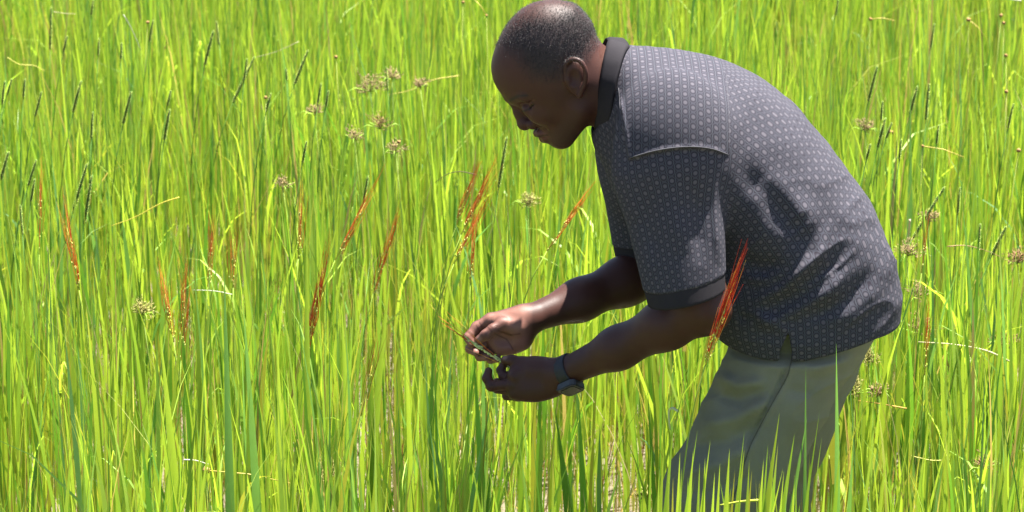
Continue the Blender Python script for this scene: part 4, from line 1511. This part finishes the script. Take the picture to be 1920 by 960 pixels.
# ---- dark seed spikes of a weed grass
SPK = []
def spike_proto(k):
    rg = np.random.default_rng(300 + k)
    m = MB()
    L = 0.10
    n = 150
    m.tube([(0, 0, 0), (0, 0, L * 0.5), (0, 0, L)], [0.0016, 0.0016, 0.0006], 5, (0.05, 0.07, 0.02))
    for i in range(n):
        t = (i + 0.5) / n
        a = i * 2.4
        r = 0.0026 * (1 - 0.65 * t ** 3)
        c = np.array([math.cos(a) * r, math.sin(a) * r, t * L])
        d = np.array([math.cos(a) * 0.55, math.sin(a) * 0.55, 1.0]); d /= np.linalg.norm(d)
        e = np.cross(d, [0.1, 0.3, 1]); e /= np.linalg.norm(e)
        g = np.cross(d, e)
        l_ = rg.uniform(0.003, 0.0048)
        v = [c - d * l_ * .3, c + e * .0011, c - e * .0006 + g * .001, c - e * .0006 - g * .001, c + d * l_]
        f = [(0, 2, 1), (0, 3, 2), (0, 1, 3), (4, 1, 2), (4, 2, 3), (4, 3, 1)]
        cc = np.array([0.13, 0.21, 0.045]) if rg.random() < 0.62 else np.array([0.36, 0.42, 0.09])
        m.add(v, f, cc * rg.uniform(0.6, 1.3))
    return m.mesh('seed_spike', SEED)
spike_meshes = [spike_proto(k) for k in range(3)]
# photo pixels of tip and foot of each spike
spikes = [(96, 14, 94, 92), (126, 68, 119, 97), (9, 152, 4, 196), (22, 148, 13, 178), (47, 148, 44, 182), (78, 172, 66, 218), (152, 152, 137, 210), (174, 210, 171, 258),
          (246, 172, 231, 232), (186, 72, 184, 104), (228, 80, 227, 110), (400, 58, 384, 122), (406, 40, 411, 84), (476, 108, 437, 192), (287, 38, 280, 78), (175, 0, 171, 28),
          (320, 170, 314, 198), (16, 285, 1, 338), (68, 300, 53, 348), (163, 308, 138, 392), (172, 330, 158, 420), (65, 336, 58, 378), (318, 205, 308, 262), (38, 385, 42, 440),
          (577, 95, 552, 158), (724, 126, 727, 170), (602, 156, 596, 192), (536, 128, 538, 150), (616, 170, 611, 200), (575, 265, 567, 305), (690, 330, 682, 376), (950, 258, 935, 352), (463, 110, 458, 150),
          (1645, 124, 1628, 190), (1752, 45, 1745, 90), (1720, 162, 1706, 214), (1742, 158, 1736, 224), (1660, 222, 1646, 276), (1672, 230, 1662, 258), (1770, 352, 1712, 446), (1886, 425, 1860, 478), (1800, 352, 1796, 400),
          (1572, 0, 1566, 30), (1838, 420, 1834, 470), (1632, 270, 1625, 298), (1900, 195, 1890, 240), (1655, 190, 1652, 226), (1690, 262, 1686, 298), (1760, 235, 1756, 270), (508, 175, 500, 205)]
def band_name(y):
    if y < 60: return 'level with the top of his head'
    if y < 135: return 'level with his forehead'
    if y < 200: return 'level with his ear'
    if y < 300: return 'level with his chin'
    return 'below his chin'
ORD = ['first', 'second', 'third', 'fourth', 'fifth', 'sixth', 'seventh', 'eighth', 'ninth', 'tenth', 'eleventh', 'twelfth', 'thirteenth', 'fourteenth', 'fifteenth']
groups = {}
for s in spikes:
    groups.setdefault((s[0] > 1300, band_name(s[1])), []).append(s)
proto_stem = {}
for (right, band), lst in groups.items():
    lst.sort(key=lambda s: s[0])
    for k, (tx, ty, bx, by) in enumerate(lst):
        z = 0.93 + 0.05 * random.random() - 0.10 * (ty > 280)
        T = PZ(tx, ty, z)
        B = P(bx, by, T[1])
        ax = T - B
        L = np.linalg.norm(ax)
        ax = ax / L
        foot = np.array([B[0] - ax[0] * 0.18, T[1] + 0.02, 0.0])
        root = empty('weed_grass_spike', foot)
        lean = 'leaning right' if tx - bx > 6 else ('leaning left' if bx - tx > 3 else 'upright')
        side = 'from his back' if right else 'from the left edge'
        if len(lst) == 1:
            lab = 'only dark seed spike %s of the man %s' % ('right' if right else 'left', band)
        else:
            lab = 'dark %s seed spike, %s %s, %s' % (lean.replace('leaning ', '') + '-leaning' if lean != 'upright' else 'upright', ORD[k], side, band)
        tag(root, lab, 'grass spike', 'dark seed spikes above the rice')
        t = np.linspace(0, 1, 7)[:, None]
        c1 = B - ax * 0.3
        st = MB()
        st.tube((1 - t) ** 2 * foot + 2 * t * (1 - t) * c1 + t ** 2 * B, np.linspace(0.0018, 0.0012, 7), 4, (0.09, 0.19, 0.02))
        child('stem', st.mesh('stem', STEM, origin=foot), root)
        o = child('seed_spike', spike_meshes[k % 3], root)
        o.location = Vector(B - foot)
        o.rotation_euler = Vector(ax).to_track_quat('Z', 'Y').to_euler()
        w = 1.15 if L > 0.07 else 0.9
        o.scale = (w, w, L / 0.10)

# ---- pale brown sedge heads
def sedge(c, size, label, z=None, y=None, seed=0, droop=0.0, dens=1.0, colr=(0.42, 0.30, 0.13)):
    rg = np.random.default_rng(500 + seed)
    C = PZ(c[0], c[1], z) if y is None else P(c[0], c[1], y)
    foot = np.array([C[0] + rg.normal(0, 0.03), C[1] + 0.02, 0.0])
    root = empty('sedge_plant', foot)
    tag(root, label, 'sedge', 'pale brown sedge heads in the rice')
    st, hd = MB(), MB()
    t = np.linspace(0, 1, 7)[:, None]
    st.tube(foot + (C - foot) * t + np.array([0.02, 0, 0]) * np.sin(t * math.pi), np.linspace(0.0022, 0.0012, 7), 5, (0.22, 0.30, 0.05))
    nr = 10 + int(rg.random() * 4)
    for i in range(nr):
        a = rg.uniform(0, 2 * math.pi)
        el = rg.uniform(0.2, 1.4) - droop
        d = np.array([math.cos(a) * math.cos(el), math.sin(a) * math.cos(el), math.sin(el)])
        L = size * rg.uniform(0.4, 1.0)
        E = C + d * L
        st.tube([C, C + d * L * 0.5 + np.array([0, 0, 0.004]), E], [0.0008, 0.0007, 0.0005], 3, (0.32, 0.34, 0.08))
        for j in range(int(20 * dens)):
            q = C + d * L * rg.uniform(0.30, 1.05) + rg.normal(0, 0.004, 3)
            e = d * 0.9 + rg.normal(0, 0.5, 3)
            e /= np.linalg.norm(e)
            sl = rg.uniform(0.007, 0.017)
            f1 = np.cross(e, [0.3, 0.2, 1.0]); f1 /= np.linalg.norm(f1)
            f2 = np.cross(e, f1)
            wv = 0.0009
            v = [q, q + e * sl * .5 + f1 * wv, q + e * sl * .5 - f1 * wv * .5 + f2 * wv, q + e * sl * .5 - f1 * wv * .5 - f2 * wv, q + e * sl]
            hd.add(v, [(0, 2, 1), (0, 3, 2), (0, 1, 3), (4, 1, 2), (4, 2, 3), (4, 3, 1)], np.array(colr) * rg.uniform(0.55, 1.35))
    # leafy bracts under the head
    for i in range(3):
        a = rg.uniform(0, 6.28)
        d = np.array([math.cos(a), math.sin(a), 0.35])
        st.tube([C, C + d * size * 0.9, C + d * size * 1.5 - np.array([0, 0, 0.02])], [0.0016, 0.0013, 0.0003], 3, (0.22, 0.36, 0.03))
    child('stem', st.mesh('stem', STEM, origin=foot), root)
    child('seed_head', hd.mesh('seed_head', SEED, origin=foot), root)['kind'] = 'stuff'

TAN, GOLD, RUST = (0.24, 0.165, 0.08), (0.26, 0.235, 0.07), (0.21, 0.12, 0.055)
sed = [((695, 172), .055, .86, 'large tan sedge head level with the ear left of the face', TAN, 1.4), ((735, 150), .030, .88, 'small tan sedge head just right of the large one', TAN, .8),
       ((590, 215), .032, .86, 'loose tan sedge head below and left of the large one', TAN, .8), ((715, 242), .040, .84, 'reddish tan sedge head straight below the large one', RUST, 1.0),
       ((665, 262), .030, .82, 'pale sedge head left of the reddish one', TAN, .8), ((788, 165), .025, .86, 'small tan sedge head between the large one and the face', TAN, .7),
       ((742, 285), .026, .82, 'pale low sedge head above the leaning red panicle', TAN, .8), ((988, 385), .030, .80, 'greenish gold sedge head under the chin', GOLD, 1.1),
       ((530, 352), .026, .80, 'small pale sedge head beside the thin red panicle', TAN, .8), ((268, 590), .035, .66, 'yellow sedge head low at the left below the panicle pair', GOLD, 1.2),
       ((1700, 480), .045, .72, 'tan sedge head touching the lower back of the shirt', TAN, 1.3), ((1722, 560), .045, .66, 'tan drooping sedge head right of the shirt hem', TAN, 1.2),
       ((1722, 625), .045, .60, 'reddish sedge head around the thin red panicle at right', RUST, 1.2), ((1628, 675), .026, .62, 'small yellow sedge head touching the seat of the trousers', GOLD, 1.4),
       ((1600, 738), .036, .60, 'yellow-tan sedge head behind the thigh', GOLD, 1.6), ((1645, 742), .024, .60, 'small tan sedge head just right of the yellow-tan one', TAN, 1.2),
       ((1908, 495), .030, .72, 'brown sedge head cut by the right edge', RUST, 1.4), ((1845, 880), .036, .52, 'loose reddish sedge head in the lower right corner', RUST, .9),
       ((612, 890), .050, .40, 'straw coloured sedge head at the lower edge left of the water', GOLD, 1.3), ((1215, 940), .030, .42, 'yellow sedge head beside the knee at the lower edge', GOLD, 1.4),
       ((1622, 245), .030, .84, 'pale sedge head above the back of the man', TAN, .9), ((1880, 645), .030, .62, 'tan sedge head near the right edge above the bent straw', RUST, 1.0),
       ((1740, 410), .022, .78, 'small tan sedge head right of the back', TAN, .9)]
for i, (c, sz, z, lab, cl, dn) in enumerate(sed):
    sedge(c, sz * 1.0, lab, z=z, seed=i, colr=cl, dens=dn * 0.75)

# ---- small brown button heads on thin stalks
def button(c, label, z, r=0.0055, seed=0, stalk=None):
    rg = np.random.default_rng(700 + seed)
    C = PZ(c[0], c[1], z)
    foot = np.array([C[0] + rg.normal(0, 0.05), C[1], 0.0])
    root = empty('button_sedge', foot)
    tag(root, label, 'sedge', 'brown button heads on thin stalks')
    st, hd = MB(), MB()
    t = np.linspace(0, 1, 6)[:, None]
    st.tube(foot + (C - foot) * t, np.linspace(0.0014, 0.0008, 6), 4, (0.30, 0.33, 0.07))
    if stalk:
        E = P(stalk[0], stalk[1], C[1])
        st.tube([C, lerp(C, E, 0.5) + np.array([0, 0, 0.006]), E], [0.0013, 0.0012, 0.0007], 4, (0.55, 0.42, 0.10))
    for i in range(70):
        d = rg.normal(size=3); d /= np.linalg.norm(d)
        e = np.cross(d, [0.3, 0.5, 0.2]); e /= np.linalg.norm(e)
        g = np.cross(d, e)
        w = r * 0.30
        hd.add([C + d * r * .4 + e * w, C + d * r * .4 - e * w * .5 + g * w, C + d * r * .4 - e * w * .5 - g * w, C + d * r * rg.uniform(0.9, 1.25)],
               [(0, 1, 3), (1, 2, 3), (2, 0, 3)], np.array([0.34, 0.19, 0.07]) * rg.uniform(0.5, 1.3))
    child('stem', st.mesh('stem', STEM, origin=foot), root)
    child('seed_head', hd.mesh('seed_head', SEED, origin=foot), root)['kind'] = 'stuff'
btn = [((387, 882), .55, 'brown button head on an orange stalk at the lower left', (545, 906), .008), ((1816, 37), .95, 'dark brown button head with a slanting yellow stalk at the upper right', (1848, 70), .0065),
       ((1877, 29), .95, 'upper of two brown button heads near the upper right corner', None, .0055), ((1882, 43), .95, 'lower of two brown button heads near the upper right corner', None, .0055),
       ((1632, 36), .95, 'button head at the left end of a short straw, above the back', (1678, 39), .005), ((1886, 104), .92, 'pale brown button head at the right, level with the forehead', None, .0055),
       ((1887, 172), .90, 'pale brown button head at the right, level with the ear', None, .005), ((1671, 248), .86, 'rust coloured button head just above the back', None, .006),
       ((630, 107), .92, 'orange-brown button head above the large sedge head', None, .005), ((868, 4), .97, 'brown button head at the top edge left of the crown', None, .005),
       ((748, 266), .85, 'small brown button head below the large sedge head', None, .005), ((498, 183), .90, 'brown button head between dark spikes left of the middle', None, .005),
       ((277, 42), .95, 'reddish button head near the top left', None, .005), ((1910, 282), .86, 'orange-brown button head at the right edge', None, .006), ((912, 29), .95, 'small button head beside the crown with a white stalk', (890, 0), .004),
       ((1730, 274), .86, 'tiny dark button head with a bent pale stalk above the back', (1808, 295), .004)]
for i, (c, z, lab, sk, r) in enumerate(btn):
    button(c, lab, z, r, i, sk)

# ---- single dead or bent stalks
def stalk(pts, label, y=None, z=None, r=0.0016, c=(0.55, 0.45, 0.22)):
    if y is None:
        y = PZ(pts[0][0], pts[0][1], z)[1]
    w = smooth_open(np.array([P(a, b, y) for a, b in pts]), 5)
    w[:, 1] += np.linspace(0, 0.03, len(w))
    root_at = w[-1].copy()
    m = MB()
    m.tube(w - root_at, np.linspace(r, r * 0.5, len(w)), 5, c)
    o = link('straw_stalk', m.mesh('straw_stalk', STEM))
    o.location = Vector(root_at)
    tag(o, label, 'straw', 'loose dry stalks in the rice')
PALE, ORG, DKB, WHT = (0.45, 0.40, 0.22), (0.42, 0.24, 0.05), (0.08, 0.05, 0.025), (0.50, 0.47, 0.38)
stalk([(1892, 677), (1850, 660), (1790, 651), (1725, 649)], 'pale bent straw right of the trousers', z=.62, r=.002, c=PALE)
stalk([(1700, 766), (1650, 761), (1612, 760)], 'short orange straw behind the thigh', z=.58, c=ORG)
stalk([(1698, 766), (1700, 800), (1716, 838), (1720, 880)], 'crooked pale straw hanging right of the thigh', z=.56, r=.0012, c=PALE)
stalk([(1776, 462), (1815, 463), (1860, 478), (1892, 495)], 'brown twig arching to the sedge at the right edge', z=.78, r=.0014, c=(0.28, .17, .07))
stalk([(1706, 412), (1705, 440), (1700, 478)], 'pinkish dry stalk beside the lower back', z=.76, r=.0026, c=(0.58, .42, .28))
stalk([(1652, 610), (1645, 630), (1640, 645)], 'white dry straw behind the shirt hem', y=0.20, r=.0028, c=WHT)
stalk([(893, 328), (865, 324), (840, 330), (815, 348)], 'thin dark arching stem left of the chin group', z=.88, r=.0013, c=DKB)
stalk([(860, 142), (810, 152), (770, 172), (728, 182)], 'straw coloured stem slanting up towards the face', z=.86, r=.0014, c=(0.50, .40, .10))
stalk([(560, 78), (520, 98), (478, 112)], 'thin pale stem slanting right above a dark spike', z=.93, r=.001, c=PALE)
stalk([(336, 370), (300, 384), (250, 412), (205, 430)], 'yellow stem slanting up across the left of the field', z=.82, r=.0016, c=(0.55, .45, .06))
stalk([(14, 108), (35, 122), (62, 126), (82, 138)], 'bent yellow stem near the left edge level with the forehead', z=.93, r=.0014, c=(0.56, .50, .10))
stalk([(100, 22), (120, 27), (140, 30)], 'thin whitish straw beside the uppermost left spike', z=.97, r=.0011, c=PALE)
stalk([(435, 552), (400, 549), (360, 551)], 'short white straw lying level left of the middle', z=.70, r=.001, c=WHT)
stalk([(345, 862), (365, 868), (388, 880)], 'short white straw touching the lower left button head', z=.56, r=.0016, c=WHT)
stalk([(232, 28), (245, 55), (262, 98)], 'pale dry blade near the top left', z=.97, r=.0016, c=WHT)
stalk([(1272, 772), (1262, 768), (1255, 776), (1256, 800), (1258, 815)], 'pale curled leaf tip at the front of the thigh', y=-0.18, r=.0030, c=(0.55, .58, .30))
stalk([(1780, 862), (1750, 868), (1712, 864)], 'yellow straw lying across the lower right', z=.54, r=.0013, c=(0.56, .52, .14))
stalk([(1425, 938), (1390, 946), (1352, 958)], 'yellow-green straw across the knee at the lower edge', y=-0.45, r=.0028, c=(0.42, .46, .05))
stalk([(1914, 1), (1893, 2)], 'white fleck of straw in the upper right corner', z=.98, r=.003, c=WHT)
print('DONE')
